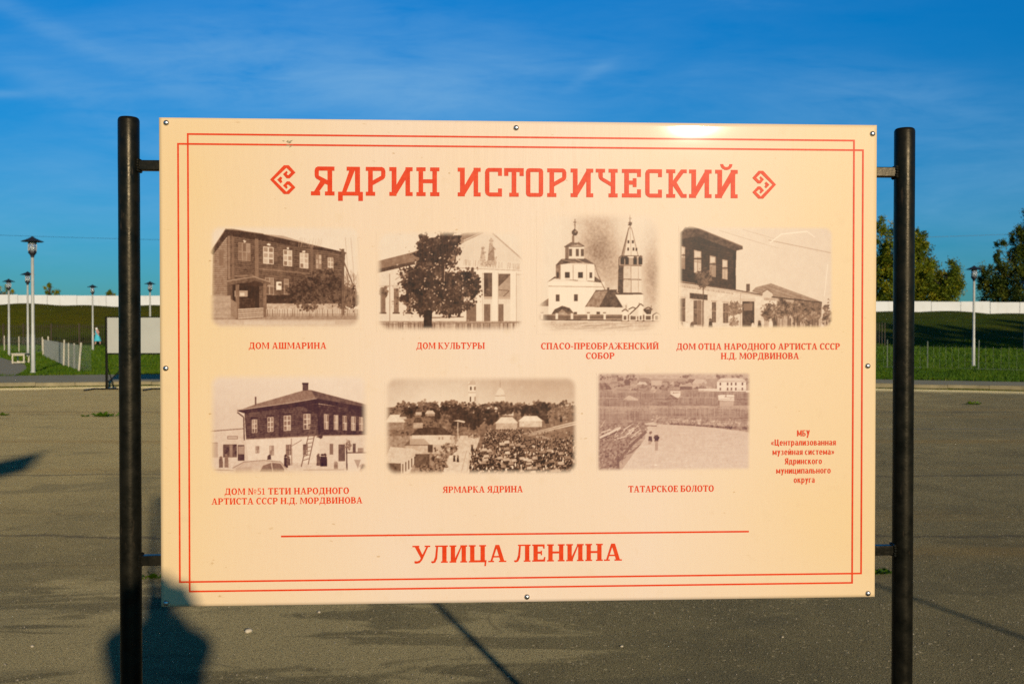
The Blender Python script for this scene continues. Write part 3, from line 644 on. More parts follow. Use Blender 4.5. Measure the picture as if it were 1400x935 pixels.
for i, (x, y, h) in enumerate(((48.5, 47, 14.5), (54, 50, 16), (60, 51, 15), (66, 54, 16), (72, 57, 15), (79, 61, 15))):
    tree('roadside tree right of the view, casting the shade on the dike', (x, y, TOP), [(0, 0, h * .62, h * .26, h * .26, h * .36), (h * .1, 0, h * .42, h * .24, h * .24, h * .22), (0, h * .1, h * .3, h * .2, h * .2, h * .2)], 16000, M_leaf_dark, 20 + i, .45, 'trees outside the frame at the right')

# ------------------------------------------------------------------ overhead cable and its poles
pl = [Vector((-150, 128, 2.5)), Vector((130, 136, 2.0))]
ends = []
for p in pl:
    r0 = empty('utility_pole', p); tag(r0, 'wooden utility pole outside the frame holding the overhead cable', 'utility pole', 'utility poles outside the frame')
    bm = bmesh.new(); tube(bm, [(0, 0, -.5), (0, 0, 16.5)], [.16, .11], 10); obj('pole', bm, M_bark, r0)
    bm = bmesh.new(); bx(bm, -.9, .9, -.06, .06, 15.7, 15.85); obj('crossarm', bm, M_bark, r0); ends.append(p + Vector((0, -.15, 15.85)))
bm = bmesh.new(); tube(bm, [ends[0].lerp(ends[1], t / 40) - Vector((0, 0, 5.2 * 4 * (t / 40) * (1 - t / 40))) for t in range(41)], .022, 4)
tag(obj('overhead_cable', bm, M_black), 'thin dark cable sagging across the sky behind the board', 'cable')

# ------------------------------------------------------------------ things off to the side that throw shadows into the picture
bm = bmesh.new(); lathe(bm, [(0, 0), (.022, 0), (.022, 3.1), (0, 3.1)], 12)
o = tag(obj('metal_pole', bm, M_black), 'thin dark metal pole whose shadow crosses the lot at lower right', 'pole'); o.location = (4.45, 0.05, 0)
sb = empty('shadow_sign', (-1.14, -1.85, 0), rad(84)); tag(sb, 'assumed tall sign outside the frame, shaped to throw the soft shadow at the left', 'sign')  # assumed sign, set high and far back so its unseen panel casts soft shade
bm = bmesh.new(); tube(bm, [(-.45, 0, 0), (-.45, 0, 3.92)], .025, 10); obj('post', bm, M_galv, sb)
bm = bmesh.new(); bx(bm, -.5, .5, -.045, -.03, 3.42, 3.92, .003); obj('panel', bm, M_grey, sb)

# ------------------------------------------------------------------ weeds and stones on the lot
def weed(px, py, size, n, seed, label):
    r = np.random.default_rng(seed); p = on_ground(px, py); V = []; 
    for k in range(n):
        a = r.uniform(0, 6.28); l = size * r.uniform(.4, 1); h = l * r.uniform(.25, .7); w = .006 + size * .03; c0 = np.array([r.normal(0, size * .5), r.normal(0, size * .2), 0]); d = np.array([math.cos(a), math.sin(a), 0]); sdv = np.array([-d[1], d[0], 0]) * w
        V += [c0 - sdv * .4, c0 + sdv * .4, c0 + d * l * .6 + sdv + [0, 0, h], c0 + d * l + [0, 0, h * .7]]
    me = np_mesh('weed', np.array(V), np.arange(n * 4).reshape(n, 4)); a_ = me.attributes.new('tint', 'FLOAT', 'POINT'); a_.data.foreach_set('value', np.repeat(r.random(n) * .7, 4).astype(np.float32))
    o = obj('weed', me, M_blade); o.location = p; return tag(o, label, 'weed', 'weeds in the cracks of the lot')
weed(144, 569.5, .16, 60, 1, 'patch of weeds in a crack between the left edge and the left post')
weed(117, 569.5, .07, 20, 2, 'tiny weed just left of the larger weed patch')
weed(4, 568, .10, 26, 3, 'small weed at the left edge of the lot')
weed(211, 790, .07, 30, 4, 'green weed tuft under the lower left bracket')
weed(1206, 784, .075, 34, 5, 'green weed tuft by the lower right bracket')
weed(1330, 553, .12, 24, 6, 'low weed patch far right on the lot')
def stone(px, py, r0, seed, label):
    r = random.Random(seed); p = on_ground(px, py); bm = bmesh.new(); bmesh.ops.create_icosphere(bm, subdivisions=2, radius=1)
    for v in bm.verts: v.co *= 1 + r.uniform(-.14, .14); v.co = Vector((v.co.x * r0 * 1.35, v.co.y * r0, v.co.z * r0 * .7 + r0 * .5))
    o = obj('stone', bm, M_stone, smooth=True); o.location = p; o.rotation_euler.z = r.uniform(0, 6); return tag(o, label, 'stone', 'loose stones on the lot')
stone(339.5, 864, .016, 1, 'largest pale stone on the asphalt below the left of the board')
stone(436, 837.5, .009, 2, 'small pale stone just under the lower edge of the board')
stone(850, 884, .007, 3, 'small pale stone on the asphalt below the middle of the board')
stone(1070, 871, .005, 4, 'tiny stone on the asphalt below the right of the board')
stone(44, 884, .008, 5, 'small pale stone on the mud left of the left post')

# ------------------------------------------------------------------ the information board
YAW = math.atan2(0.076, 1.493)
BX, BY, BZ = 0.0262, 2.0752, 1.531            # centre of the panel
board = empty('information_board', (BX, BY, 0), YAW)
tag(board, 'large cream information board with seven sepia pictures between two black posts', 'information board')
HW, HH = 0.7477, 0.5003
ex = Vector((math.cos(YAW), math.sin(YAW), 0)); nrm = Vector((math.sin(YAW), -math.cos(YAW), 0)); C0 = Vector((BX, BY, BZ))
def uv(px, py):
    d = ray(px, py); o = Vector((0, 0, EYE)); t = (C0 - o).dot(nrm) / d.dot(nrm); q = o + d * t - C0
    return q.dot(ex), q.z
def bow(u, v):        # the sheet is not perfectly flat: it curls back a little along its top edge
    s = np.clip((v - (HH - 0.10)) / 0.10, 0, 1)
    w = -0.0014 * s * s
    w = w - 0.028 * 0.30 * (np.tanh((u - 0.36) / 0.30) + 0.3)
    return w + 0.0004 * np.sin(u * 4.1 + 0.6) * np.cos(v * 3.3)
def pmap(u, v, off=0.0):   # panel coordinates -> local coordinates of the board
    k = 1 - bow(u, v) / 2.08; return np.stack([u * k, -(bow(u, v) + off), (v + BZ - EYE) * k + EYE], -1)
# posts
for sx, hl in ((-1, 2.036), (1, 2.030)):
    u0 = uv(173.7, 500)[0] if sx < 0 else uv(1236.2, 500)[0]; R0 = .0215; yb = 0.026; u0 *= 1 + (yb / 2.08 if sx > 0 else .0035)
    bm = bmesh.new(); prof = [(0, -.3)] + [(R0, z) for z in np.linspace(-.3, hl - .006, 30)] + [(R0 - .0015, hl - .002), (R0 - .004, hl), (0, hl + .0006)]
    lathe(bm, prof, 40, u0, yb)
    for v in bm.verts:
        if 0 < v.co.z < hl - .02: k = 1 + .006 * math.sin(v.co.z * 31 + math.atan2(v.co.y - yb, v.co.x - u0) * 3); v.co.x = u0 + (v.co.x - u0) * k; v.co.y = yb + (v.co.y - yb) * k
    o = obj('post', bm, M_black, board, True)
    for (pyc, hh) in ((224, 6.4), (769, 6.4)) if sx < 0 else ((233.3, 6.4), (755, 6.4)):
        vc = uv(205 if sx < 0 else 1211, pyc)[1] + BZ; h2 = .0103
        e_in = sx * (HW - .05); e_out = u0 - sx * (R0 - .002)
        bm = bmesh.new(); bx(bm, min(e_in, e_out), max(e_in, e_out), .016, .036, vc - h2, vc + h2, .0018)
        for k in range(16):   # weld bead round the joint
            a = k / 16 * 2 * math.pi; bmesh.ops.create_icosphere(bm, subdivisions=1, radius=.0042, matrix=Matrix.Translation((e_out + sx * .0005 * (k % 3) - sx * .002, .026 + .011 * max(-1, min(1, 1.4 * math.cos(a))), vc + .0105 * max(-1, min(1, 1.4 * math.sin(a))))))
        obj('bracket', bm, M_black, board)
# rear frame the sheet is riveted to
bm = bmesh.new()
for v in (-.44, .0, .40): bx(bm, -HW + .02, HW - .02, .039, .059, BZ + v - .01, BZ + v + .01, .002)
for u in (-HW + .06, 0, HW - .06): bx(bm, u - .01, u + .01, .0152, .0385, BZ - .47, BZ + .465, .002)
obj('rear_frame', bm, M_black, board)
# the sheet
nu, nv = 220, 150
U, Vv = np.meshgrid(np.linspace(-HW, HW, nu), np.linspace(-HH, HH, nv)); front = pmap(U, Vv); back = pmap(U, Vv, -0.003)
vv = np.concatenate([front.reshape(-1, 3), back.reshape(-1, 3)]); I = np.arange(nu * nv).reshape(nv, nu); nb = nu * nv
ff = np.stack([I[:-1, :-1], I[:-1, 1:], I[1:, 1:], I[1:, :-1]], -1).reshape(-1, 4); fb = (ff + nb)[:, ::-1]
edge = np.concatenate([I[0, :], I[1:, -1], I[-1, -2::-1], I[-2:0:-1, 0]]); e2 = np.roll(edge, -1)
fs = np.stack([edge, edge + nb, e2 + nb, e2], -1)
me = np_mesh('panel', vv, np.vstack([ff, fb, fs])); me.materials.append(M_paper); me.materials.append(M_alu)
mi = np.zeros(len(me.polygons), np.int32); mi[len(ff):] = 1; me.polygons.foreach_set('material_index', mi)
sm = np.zeros(len(me.polygons), bool); sm[:len(ff)] = True; me.polygons.foreach_set('use_smooth', sm)
panel = obj('panel', me, None, board)

# --- lettering: glyphs are unions of polygons
def union_mesh(name, polys, off, m, parent, maxlen=0.03):
    vs, fs = [], []
    for p in polys:
        q = [Vector(a) for a in p]; ar = sum(q[i].x * q[(i + 1) % len(q)].y - q[(i + 1) % len(q)].x * q[i].y for i in range(len(q)))
        if ar < 0: q = q[::-1]
        r2 = []
        for a, b3 in zip(q, q[1:] + q[:1]):
            k = max(1, int((b3 - a).length / maxlen)); r2 += [a.lerp(b3, t / k) for t in range(k)]
        fs.append(list(range(len(vs), len(vs) + len(r2)))); vs += r2
    ov, _, of, _, _, fid = delaunay_2d_cdt(vs, [], fs, 0, 1e-6, True); of = [t for t, q in zip(of, fid) if q]
    arr = np.array([(v.x, v.y) for v in ov]); co = pmap(arr[:, 0], arr[:, 1], off)
    me = bpy.data.meshes.new(name); me.from_pydata(co.tolist(), [], [list(t) for t in of]); me.update()
    return obj(name, me, m, parent)
rect = lambda x0, y0, x1, y1: [(x0, y0), (x1, y0), (x1, y1), (x0, y1)]
def arc(cx, cy, rx, ry, wx, wy, a0, a1, n=10):
    out = []; ang = [rad(a0 + (a1 - a0) * k / n) for k in range(n + 1)]; o = lambda a: (cx + rx * math.cos(a), cy + ry * math.sin(a)); i = lambda a: (cx + (rx - wx) * math.cos(a), cy + (ry - wy) * math.sin(a))
    for a, b3 in zip(ang, ang[1:]): out.append([o(a), o(b3), i(b3), i(a)])
    return out
ST, TH, SF, SE = .215, .125, .085, .062
def stem(x, top=True, bot=True, l=True, r=True):
    o = [rect(x, 0, x + ST, 1)]; a = x - (SE if l else 0); b3 = x + ST + (SE if r else 0)
    if top: o.append(rect(a, 1 - SF, b3, 1))
    if bot: o.append(rect(a, 0, b3, SF))
    return o
def bowl(x, y0, y1, w):       # right-hand bowl springing from a stem at x
    h = (y1 - y0) / 2; rx = min(w, .30); return [rect(x, y1 - TH, x + w - rx, y1), rect(x, y0, x + w - rx, y0 + TH)] + arc(x + w - rx, y0 + h, rx, h, ST, TH, -90, 90)
def serif_glyph(c):
    a = SE; s2 = a + ST
    if c in 'ИЙ':
        g = stem(a) + stem(.60) + [[(a + ST * .5, 0), (s2 + .02, 0), (.64, 1), (.60 + ST * .1, 1), (.58, 1)]]
        if c == 'Й': g += arc(.42, 1.20, .19, .16, .09, .09, 180, 360)
        return g, .60 + s2
    if c == 'Н': return stem(a) + stem(.60) + [rect(s2, .46, .6, .46 + TH)], .60 + s2
    if c == 'П': return stem(a) + stem(.58) + [rect(s2, 1 - TH, .58, 1)], .58 + s2
    if c == 'Ц': return stem(a) + stem(.58) + [rect(s2, 0, .86, TH), [(.77, -.22), (.85, -.22), (.88, TH), (.80, TH)]], .90
    if c == 'Ш': return stem(a) + stem(.47) + stem(.88) + [rect(a, 0, .9, TH)], .88 + s2
    if c == 'Л': return stem(.53) + [rect(.18, 1 - SF, .56, 1), [(.24, 1), (.33, 1), (.28, .25), (.19, .02), (.06, -.03), (-.02, .02), (0, .10), (.10, .10), (.18, .35)]], .53 + s2
    if c == 'Д': return [rect(.58, 0, .58 + ST, 1), rect(.20, 1 - SF, .82, 1), [(.26, 1), (.36, 1), (.25, .05), (.10, .05), (.20, .4)], rect(0, 0, .88, TH), rect(0, -.22, .09, TH), rect(.79, -.22, .88, TH), rect(.3, 1 - TH, .6, 1)], .90
    if c == 'А': return [[(.07, 0), (.165, 0), (.45, 1), (.34, 1)], [(.34, 1), (.53, 1), (.80, 0), (.60, 0)], rect(.2, .27, .66, .36), rect(-.02, 0, .27, SF), rect(.51, 0, .88, SF)], .86
    if c == 'М': return stem(a, r=False) [:0] + [[(.07, 0), (.16, 0), (.20, 1), (.10, 1)], rect(.84, 0, .84 + ST, 1), [(.10, 1), (.29, 1), (.60, .1), (.50, .1)], [(.50, .1), (.58, .1), (.90, 1), (.82, 1)], rect(0, 0, .26, SF), rect(.78, 0, 1.09, SF), rect(.02, 1 - SF, .2, 1), rect(.9, 1 - SF, 1.09, 1)], 1.08
    if c == 'Т': return stem(.30, top=False) + [rect(0, 1 - TH, .785, 1), [(0, 1), (0, .74), (.06, .74), (.12, 1)], [(.785, 1), (.785, .74), (.725, .74), (.665, 1)]], .785
    if c in 'ЕГ':
        g = stem(a) + [rect(s2, 1 - TH, .62, 1), [(.62, 1), (.62, .74), (.56, .74), (.50, 1)]]
        if c == 'Е': g += [rect(s2, 0, .64, TH), [(.66, .27), (.60, .27), (.53, 0), (.64, 0)], rect(s2, .46, .48, .46 + TH), rect(.43, .37, .49, .64)]
        return g, .66
    if c == 'Р': return stem(a) + bowl(s2, .40, 1, .46), .74
    if c == 'В': return stem(a) + bowl(s2, .48, 1, .41) + bowl(s2, 0, .56, .48), .76
    if c == 'Б': return stem(a) + bowl(s2, 0, .58, .48) + [rect(s2, 1 - TH, .62, 1), [(.64, 1), (.64, .74), (.58, .74), (.52, 1)]], .76
    if c == 'Ь': return stem(a) + bowl(s2, 0, .58, .46), .74
    if c == 'Ы': return stem(a) + bowl(s2, 0, .58, .42) + stem(.84), .84 + s2
    if c == 'Я': return stem(.50) + [[(1.0 * (.50 - x) + .0, y) for x, y in p] for q in [bowl(0, .40, 1, .44)] for p in q] + [[(.30, .45), (.44, .45), (.22, .05), (.04, .05)], rect(-.02, 0, .2, SF)], .50 + s2
    if c == 'О': return arc(.41, .5, .41, .52, ST, TH, 0, 360, 28), .82
    if c == 'С': return arc(.41, .5, .41, .52, ST, TH, 48, 312, 20) + [rect(.62, .72, .70, .98)], .72
    if c == 'К': return stem(a) + [[(s2, .45), (s2 + .08, .58), (.66, 1), (.54, 1)], [(s2 + .02, .52), (s2 + .14, .62), (.82, 0), (.60, 0)], rect(.56, 1 - SF, .76, 1), rect(.56, 0, .86, SF)], .84
    if c == 'Ж': return stem(.50) + [[(.50, .45), (.42, .56), (.10, 1), (.22, 1)], [(.52, .52), (.42, .60), (-.0, 0), (.2, 0)], [(.68, .45), (.76, .56), (1.08, 1), (.96, 1)], [(.66, .52), (.76, .60), (1.18, 0), (.98, 0)], rect(.02, 1 - SF, .2, 1), rect(.98, 1 - SF, 1.16, 1), rect(-.04, 0, .22, SF), rect(.96, 0, 1.22, SF)], 1.18
    if c == 'У': return [[(.06, 1), (.26, 1), (.52, .36), (.42, .22)], [(.70, 1), (.79, 1), (.46, .16), (.34, .0), (.16, -.04), (.07, .0), (.09, .12), (.22, .10), (.34, .16)], rect(-.02, 1 - SF, .32, 1), rect(.58, 1 - SF, .86, 1)], .84
    if c == '№': return [rect(.08, 0, .19, 1), rect(.60, 0, .71, 1), [(.08, 1), (.26, 1), (.71, 0), (.53, 0)], rect(0, 0, .27, SF), rect(0, 1 - SF, .2, 1), rect(.52, 1 - SF, .79, 1), rect(.84, .12, 1.2, .2)] + arc(1.02, .56, .19, .26, .09, .08, 0, 360, 16), 1.24
    if c == '5': return [rect(.12, .86, .54, .98), [(.10, .98), (.20, .98), (.20, .5), (.10, .5)]] + arc(.26, .32, .32, .34, .15, .10, -140, 120, 14), .60
    if c == '1': return [rect(.16, 0, .16 + .15, .98), [(.16, .98), (.16, .84), (.02, .78), (.02, .87)], rect(.04, 0, .43, SF)], .46
    if c == '.': return arc(.10, .09, .10, .10, .0999, .0999, 0, 360, 10), .20
    if c == '-': return [rect(.02, .34, .36, .47)], .38
    raise KeyError(c)
def put_text(name, lines, m, parent, cap=None):
    """lines: (string, x_left, x_right, y_baseline, cap height in photo pixels)"""
    polys = []
    for s, xl, xr, yb, ch in lines:
        u0, v0 = uv(xl, yb); u1, v1 = uv(xr, yb); vb = (v0 + v1) / 2; h = uv((xl + xr) / 2, yb - ch)[1] - uv((xl + xr) / 2, yb)[1]
        x = 0.0; gl = []
        for c in s:
            if c == ' ': x += .34; continue
            g, w = serif_glyph(c); gl.append((x, g)); x += w + .085
        k = (u1 - u0) / (x - .085)
        for gx, g in gl:
            for p in g: polys.append([(u0 + (gx + a) * k, vb + b3 * h) for a, b3 in p])
    return union_mesh(name, polys, .0007, m, parent)
put_text('caption', [('ДОМ АШМАРИНА', 340, 446, 476.9, 8.8)], M_ink, panel)
put_text('caption', [('ДОМ КУЛЬТУРЫ', 569.2, 662.6, 477, 8.8)], M_ink, panel)
put_text('caption', [('СПАСО-ПРЕОБРАЖЕНСКИЙ', 739.5, 900.5, 477.4, 8.8), ('СОБОР', 801, 840, 490.6, 8.6)], M_ink, panel)
put_text('caption', [('ДОМ ОТЦА НАРОДНОГО АРТИСТА СССР', 925, 1148.6, 478, 8.8), ('Н.Д. МОРДВИНОВА', 985.7, 1092.6, 490.9, 8.7)], M_ink, panel)
put_text('caption', [('ДОМ №51 ТЕТИ НАРОДНОГО', 307, 477, 675.4, 8.8), ('АРТИСТА СССР Н.Д. МОРДВИНОВА', 289.2, 495.2, 688.6, 8.7)], M_ink, panel)
put_text('caption', [('ЯРМАРКА ЯДРИНА', 605.2, 714.6, 673, 8.8)], M_ink, panel)
put_text('caption', [('ТАТАРСКОЕ БОЛОТО', 859, 976, 672.2, 8.8)], M_ink, panel)
put_text('street_name', [('УЛИЦА ЛЕНИНА', 564.3, 849.6, 767.6, 23.6)], M_ink, panel)
# slab-serif title, drawn in units where the cap height is 545, y downwards
oct_o = [[(0, 60), (20, 15), (65, 0), (265, 0), (310, 15), (330, 60), (245, 72), (85, 72)], [(0, 485), (20, 530), (65, 545), (265, 545), (310, 530), (330, 485), (245, 470), (85, 470)], rect(0, 58, 85, 487), rect(245, 58, 330, 487)]
iI = [rect(45, 0, 137, 545), rect(0, 0, 137, 75), rect(0, 470, 120, 545), rect(308, 0, 395, 545), rect(330, 0, 445, 75), rect(308, 470, 445, 545), [(50, 545), (120, 545), (400, 90), (400, 0), (330, 0), (137, 330), (50, 480)]]
TG = {'Я': ([[(130, 0), (452, 0), (452, 78), (152, 78), (152, 172), (318, 255), (318, 345), (265, 322), (110, 232), (82, 205), (72, 165), (72, 70), (88, 25)], rect(318, 0, 408, 545), rect(268, 470, 452, 545), [(185, 265), (270, 320), (155, 475), (55, 475)], rect(0, 470, 178, 545)], 452),
      'Д': ([rect(165, 0, 415, 75), [(215, 70), (320, 70), (160, 475), (75, 475)], rect(324, 0, 420, 475), rect(0, 472, 475, 545), rect(0, 472, 90, 645), rect(387, 472, 475, 645)], 475),
      'Р': ([[(0, 0), (310, 0), (355, 22), (377, 75), (377, 165), (365, 205), (335, 235), (135, 345), (135, 255), (295, 165), (295, 75), (0, 75)], rect(45, 0, 135, 545), rect(0, 470, 180, 545)], 377),
      'И': (iI, 445), 'Й': (iI + [[(a, -110 + (-b3)) for a, b3 in p] for p in arc(220, 0, 120, 115, 60, 58, 180, 360, 12)], 445),
      'Н': ([rect(42, 0, 130, 545), rect(308, 0, 395, 545), rect(0, 0, 178, 72), rect(265, 0, 443, 72), rect(0, 470, 178, 545), rect(265, 470, 443, 545), rect(120, 225, 318, 300)], 443),
      'С': ([[(60, 0), (325, 0), (325, 150), (250, 150), (250, 75), (85, 75), (85, 467), (250, 467), (250, 390), (325, 390), (325, 545), (90, 545), (40, 524), (8, 485), (0, 440), (0, 80), (18, 28)]], 325),
      'Т': ([rect(0, 0, 375, 75), rect(0, 0, 80, 150), rect(295, 0, 375, 150), rect(143, 0, 233, 545), rect(98, 470, 278, 545)], 375), 'О': (oct_o, 330),
      'Ч': ([rect(0, 0, 178, 72), rect(245, 0, 420, 72), rect(288, 0, 375, 545), rect(245, 470, 420, 545), [(50, 70), (135, 70), (135, 165), (292, 255), (292, 337), (110, 230), (65, 190), (50, 140)]], 420),
      'Е': ([rect(45, 0, 135, 545), rect(0, 0, 365, 75), rect(290, 0, 365, 150), rect(0, 468, 365, 545), rect(290, 388, 365, 545), rect(130, 220, 280, 300), rect(208, 175, 280, 345)], 365),
      'К': ([rect(45, 0, 128, 545), rect(0, 0, 172, 72), rect(0, 472, 172, 545), [(143, 193), (280, 0), (390, 0), (390, 70), (330, 70), (198, 250)], [(198, 248), (325, 470), (390, 470), (390, 545), (285, 545), (125, 310), (110, 260), (143, 193)]], 390)}
title = [('Я', 424.9, 457.2), ('Д', 462, 496), ('Р', 499.9, 526.8), ('И', 532.1, 564), ('Н', 569.1, 600.6), ('И', 625.6, 657), ('С', 662.9, 686.1), ('Т', 689.1, 715.9), ('О', 718.9, 742.5), ('Р', 748, 774.2), ('И', 780, 811), ('Ч', 814.4, 844.4), ('Е', 850.2, 876.3), ('С', 882.1, 905), ('К', 910.9, 938.9), ('И', 942.2, 973), ('Й', 977.9, 1008.7)]
vt, vb = uv(700, 230.1)[1], uv(700, 269.2)[1]
for word in (title[:5], title[5:]):
    polys = []
    for c, xl, xr in word:
        g, w = TG[c]; u0, u1 = uv(xl, 250)[0], uv(xr, 250)[0]
        for p in g: polys.append([(u0 + x / w * (u1 - u0), vt + y / 545 * (vb - vt)) for x, y in p])
    union_mesh('title_word', polys, .0007, M_ink, panel)
# folk ornaments either side of the title
orn = [[(155, 437), (475, 105), (590, 105), (745, 275), (610, 410), (540, 410), (455, 310), (540, 235), (567, 268), (540, 315), (575, 340), (645, 270), (535, 165), (245, 437), (535, 722), (650, 615), (575, 552), (540, 572), (567, 618), (535, 655), (455, 575), (545, 480), (610, 480), (745, 620), (595, 775), (475, 775)], [(320, 440), (400, 365), (442, 402), (415, 440), (442, 492), (400, 525)]]
def ornament(x0, x1, y0, y1, flip):
    ps = []
    for p in orn:
        q = []
        for x, y in p:
            fx = (x - 155) / 590; fx = 1 - fx if flip else fx; q.append(uv(x0 + fx * (x1 - x0), y0 + (y - 105) / 670 * (y1 - y0)))
        ps.append(q)
    union_mesh('ornament', ps, .0007, M_ink, panel)
ornament(369.1, 403.8, 226.2, 265.6, False); ornament(1028.8, 1061.2, 233.8, 271.9, True)
# double border of two crossing frames, and the rule above the street name
def frame_strips(l, t, r, b3, w=.0036):
    h = w / 2; return [rect(l - h, b3 - h, l + h, t + h), rect(r - h, b3 - h, r + h, t + h), rect(l - h, t - h, r + h, t + h), rect(l - h, b3 - h, r + h, b3 + h)]
a0, a1 = uv(256.6, 183.6), uv(1165.3, 796.2); b0, b1 = uv(243.2, 197.0), uv(1177.6, 783.4)
union_mesh('border', frame_strips(a0[0], a0[1], a1[0], a1[1]) + frame_strips(b0[0], b0[1], b1[0], b1[1]), .0005, M_ink, panel)
r0, r1 = uv(384, 732), uv(1024, 727.2); vm = (r0[1] + r1[1]) / 2
union_mesh('rule', [rect(r0[0], vm - .0018, r1[0], vm + .0018)], .0005, M_ink, panel)
# small credit text in a bold condensed sans
def sans_glyph(c):
    S_, H_, X_ = .17, .13, .74; st = lambda x, y0=0, y1=X_: rect(x, y0, x + S_, y1)
    if c == 'Б': return [rect(0, 0, S_, 1), rect(0, 1 - H_, .48, 1), rect(0, .58 - H_, .27, .58), rect(0, 0, .27, H_)] + arc(.26, .29, .26, .29, S_, H_, -90, 90), .52
    if c in 'ЦЯМУ':
        g, w = sans_glyph(c.lower()); return [[(x * 1.15, y / X_ if y > 0 else y) for x, y in p] for p in g], w * 1.15
    if c == 'н': return [st(0), st(.37), rect(.1, .30, .4, .30 + H_)], .54
    if c in 'ий':
        g = [st(0), st(.37), [(.06, 0), (S_ + .03, 0), (.48, X_), (.34, X_)]]
        if c == 'й': g += arc(.27, X_ + .22, .16, .13, .08, .08, 180, 360)
        return g, .54
    if c == 'ц': return [st(0), st(.36), rect(0, 0, .60, H_), rect(.50, -.18, .62, H_)], .62
    if c == 'т': return [rect(0, X_ - H_, .46, X_), st(.145)], .46
    if c == 'е': return arc(.26, .37, .26, .385, S_, H_, 0, 318, 18) + [rect(.1, .31, .50, .42)], .52
    if c == 'р': return [st(0, -.26)] + arc(.28, .37, .26, .385, S_, H_, 0, 360, 20), .54
    if c == 'а': return arc(.22, .22, .22, .23, .15, .11, 0, 360, 16) + [rect(.31, 0, .47, .52)] + arc(.235, .50, .235, .25, .16, H_, 0, 150, 10), .47
    if c == 'л': return [[(.13, X_), (.28, X_), (.17, 0), (-.02, 0)], st(.36), rect(.14, X_ - H_, .5, X_)], .53
    if c == 'з': return arc(.2, .55, .21, .20, .15, .11, -100, 150, 12) + arc(.2, .20, .24, .215, .16, .12, -150, 100, 12), .44
    if c == 'о': return arc(.27, .37, .27, .385, S_, H_, 0, 360, 22), .54
    if c == 'в': return [st(0), rect(0, X_ - .12, .24, X_), rect(0, .33, .26, .44), rect(0, 0, .26, .12)] + arc(.24, .55, .20, .19, .15, .11, -90, 90) + arc(.25, .205, .25, .205, .16, .11, -90, 90), .50
    if c == 'я': return [st(.33), rect(.24, X_ - .12, .40, X_), rect(.24, .29, .40, .41), [(.15, .36), (.32, .36), (.17, 0), (-.02, 0)]] + arc(.25, .515, .24, .225, .16, .12, 90, 270), .50
    if c == 'м': return [st(0), st(.50), [(0, X_), (.16, X_), (.39, .12), (.28, .12)], [(.67, X_), (.51, X_), (.28, .12), (.39, .12)]], .67
    if c == 'у': return [[(0, X_), (.18, X_), (.33, .18), (.22, .02)], [(.33, X_), (.50, X_), (.22, -.26), (.04, -.26)]], .50
    if c == 'с': return arc(.26, .37, .26, .385, S_, H_, 52, 308, 16), .46
    if c == 'д': return [[(.12, X_), (.26, X_), (.20, .1), (.05, .1)], st(.36), rect(.13, X_ - H_, .5, X_), rect(0, 0, .62, H_), rect(0, -.17, .11, H_), rect(.51, -.17, .62, H_)], .62
    if c == 'к': return [st(0), [(.14, .28), (.14, .44), (.32, X_), (.50, X_)], [(.19, .42), (.31, .48), (.54, 0), (.34, 0)]], .53
    if c == 'г': return [st(0), rect(0, X_ - H_, .40, X_)], .40
    if c == 'п': return [st(0), st(.37), rect(0, X_ - H_, .5, X_)], .54
    if c == 'ь': return [st(0), rect(0, .32, .26, .44), rect(0, 0, .26, .12)] + arc(.25, .22, .25, .22, .16, .12, -90, 90), .50
    ch = lambda x: [(x + .17, .62), (x + .29, .62), (x + .14, .36), (x + .29, .10), (x + .17, .10), (x + .02, .36)]
    if c == '«': return [ch(0), ch(.2)], .50
    if c == '»': return [[(.5 - x, y) for x, y in q] for q in (ch(0), ch(.2))], .50
    raise KeyError(c)
polys = []
for s_, xl, xr, yb, ch_ in [('МБУ', 1090, 1107.5, 596.2, 8.4), ('«Централизованная', 1054.2, 1143, 608.7, 8.4), ('музейная система»', 1056.5, 1141, 621.5, 8.4), ('Ядринского', 1073.3, 1124, 634.2, 8.4), ('муниципального', 1061.5, 1136, 647, 8.4), ('округа', 1085.5, 1114, 659.7, 8.4)]:
    u0, v0 = uv(xl, yb); u1, v1 = uv(xr, yb); h = uv(xl, yb - ch_)[1] - v0; x = 0; gl = []
    for c in s_:
        if c == ' ': x += .28; continue
        g, w = sans_glyph(c); gl.append((x, g)); x += w + .11
    k = (u1 - u0) / (x - .11)
    for gx, g in gl:
        for p in g: polys.append([(u0 + (gx + a) * k, (v0 + v1) / 2 + b3 * h) for a, b3 in p])
union_mesh('credit_text', polys, .0007, M_ink, panel)
# rivets
for (x, y) in ((227, 168.3), (705.5, 175.2), (1193.2, 183.3), (226.5, 503.5), (1186.8, 500.3), (226.8, 824), (720.3, 815.5), (1187, 810.8)):
    u0, v0 = uv(x, y); pz = pmap(np.array(u0), np.array(v0), .0002)
    bm = bmesh.new(); lathe(bm, [(0, .0042), (.0022, .0040), (.0042, .0031), (.0056, .0015), (.0060, 0.0), (.0, 0.0)], 18)
    for v in bm.verts: v.co = Vector((v.co.x + pz[0], -v.co.z + pz[1], v.co.y + pz[2]))
    bmesh.ops.recalc_face_normals(bm, faces=bm.faces); obj('rivet', bm, M_steel, panel, True)
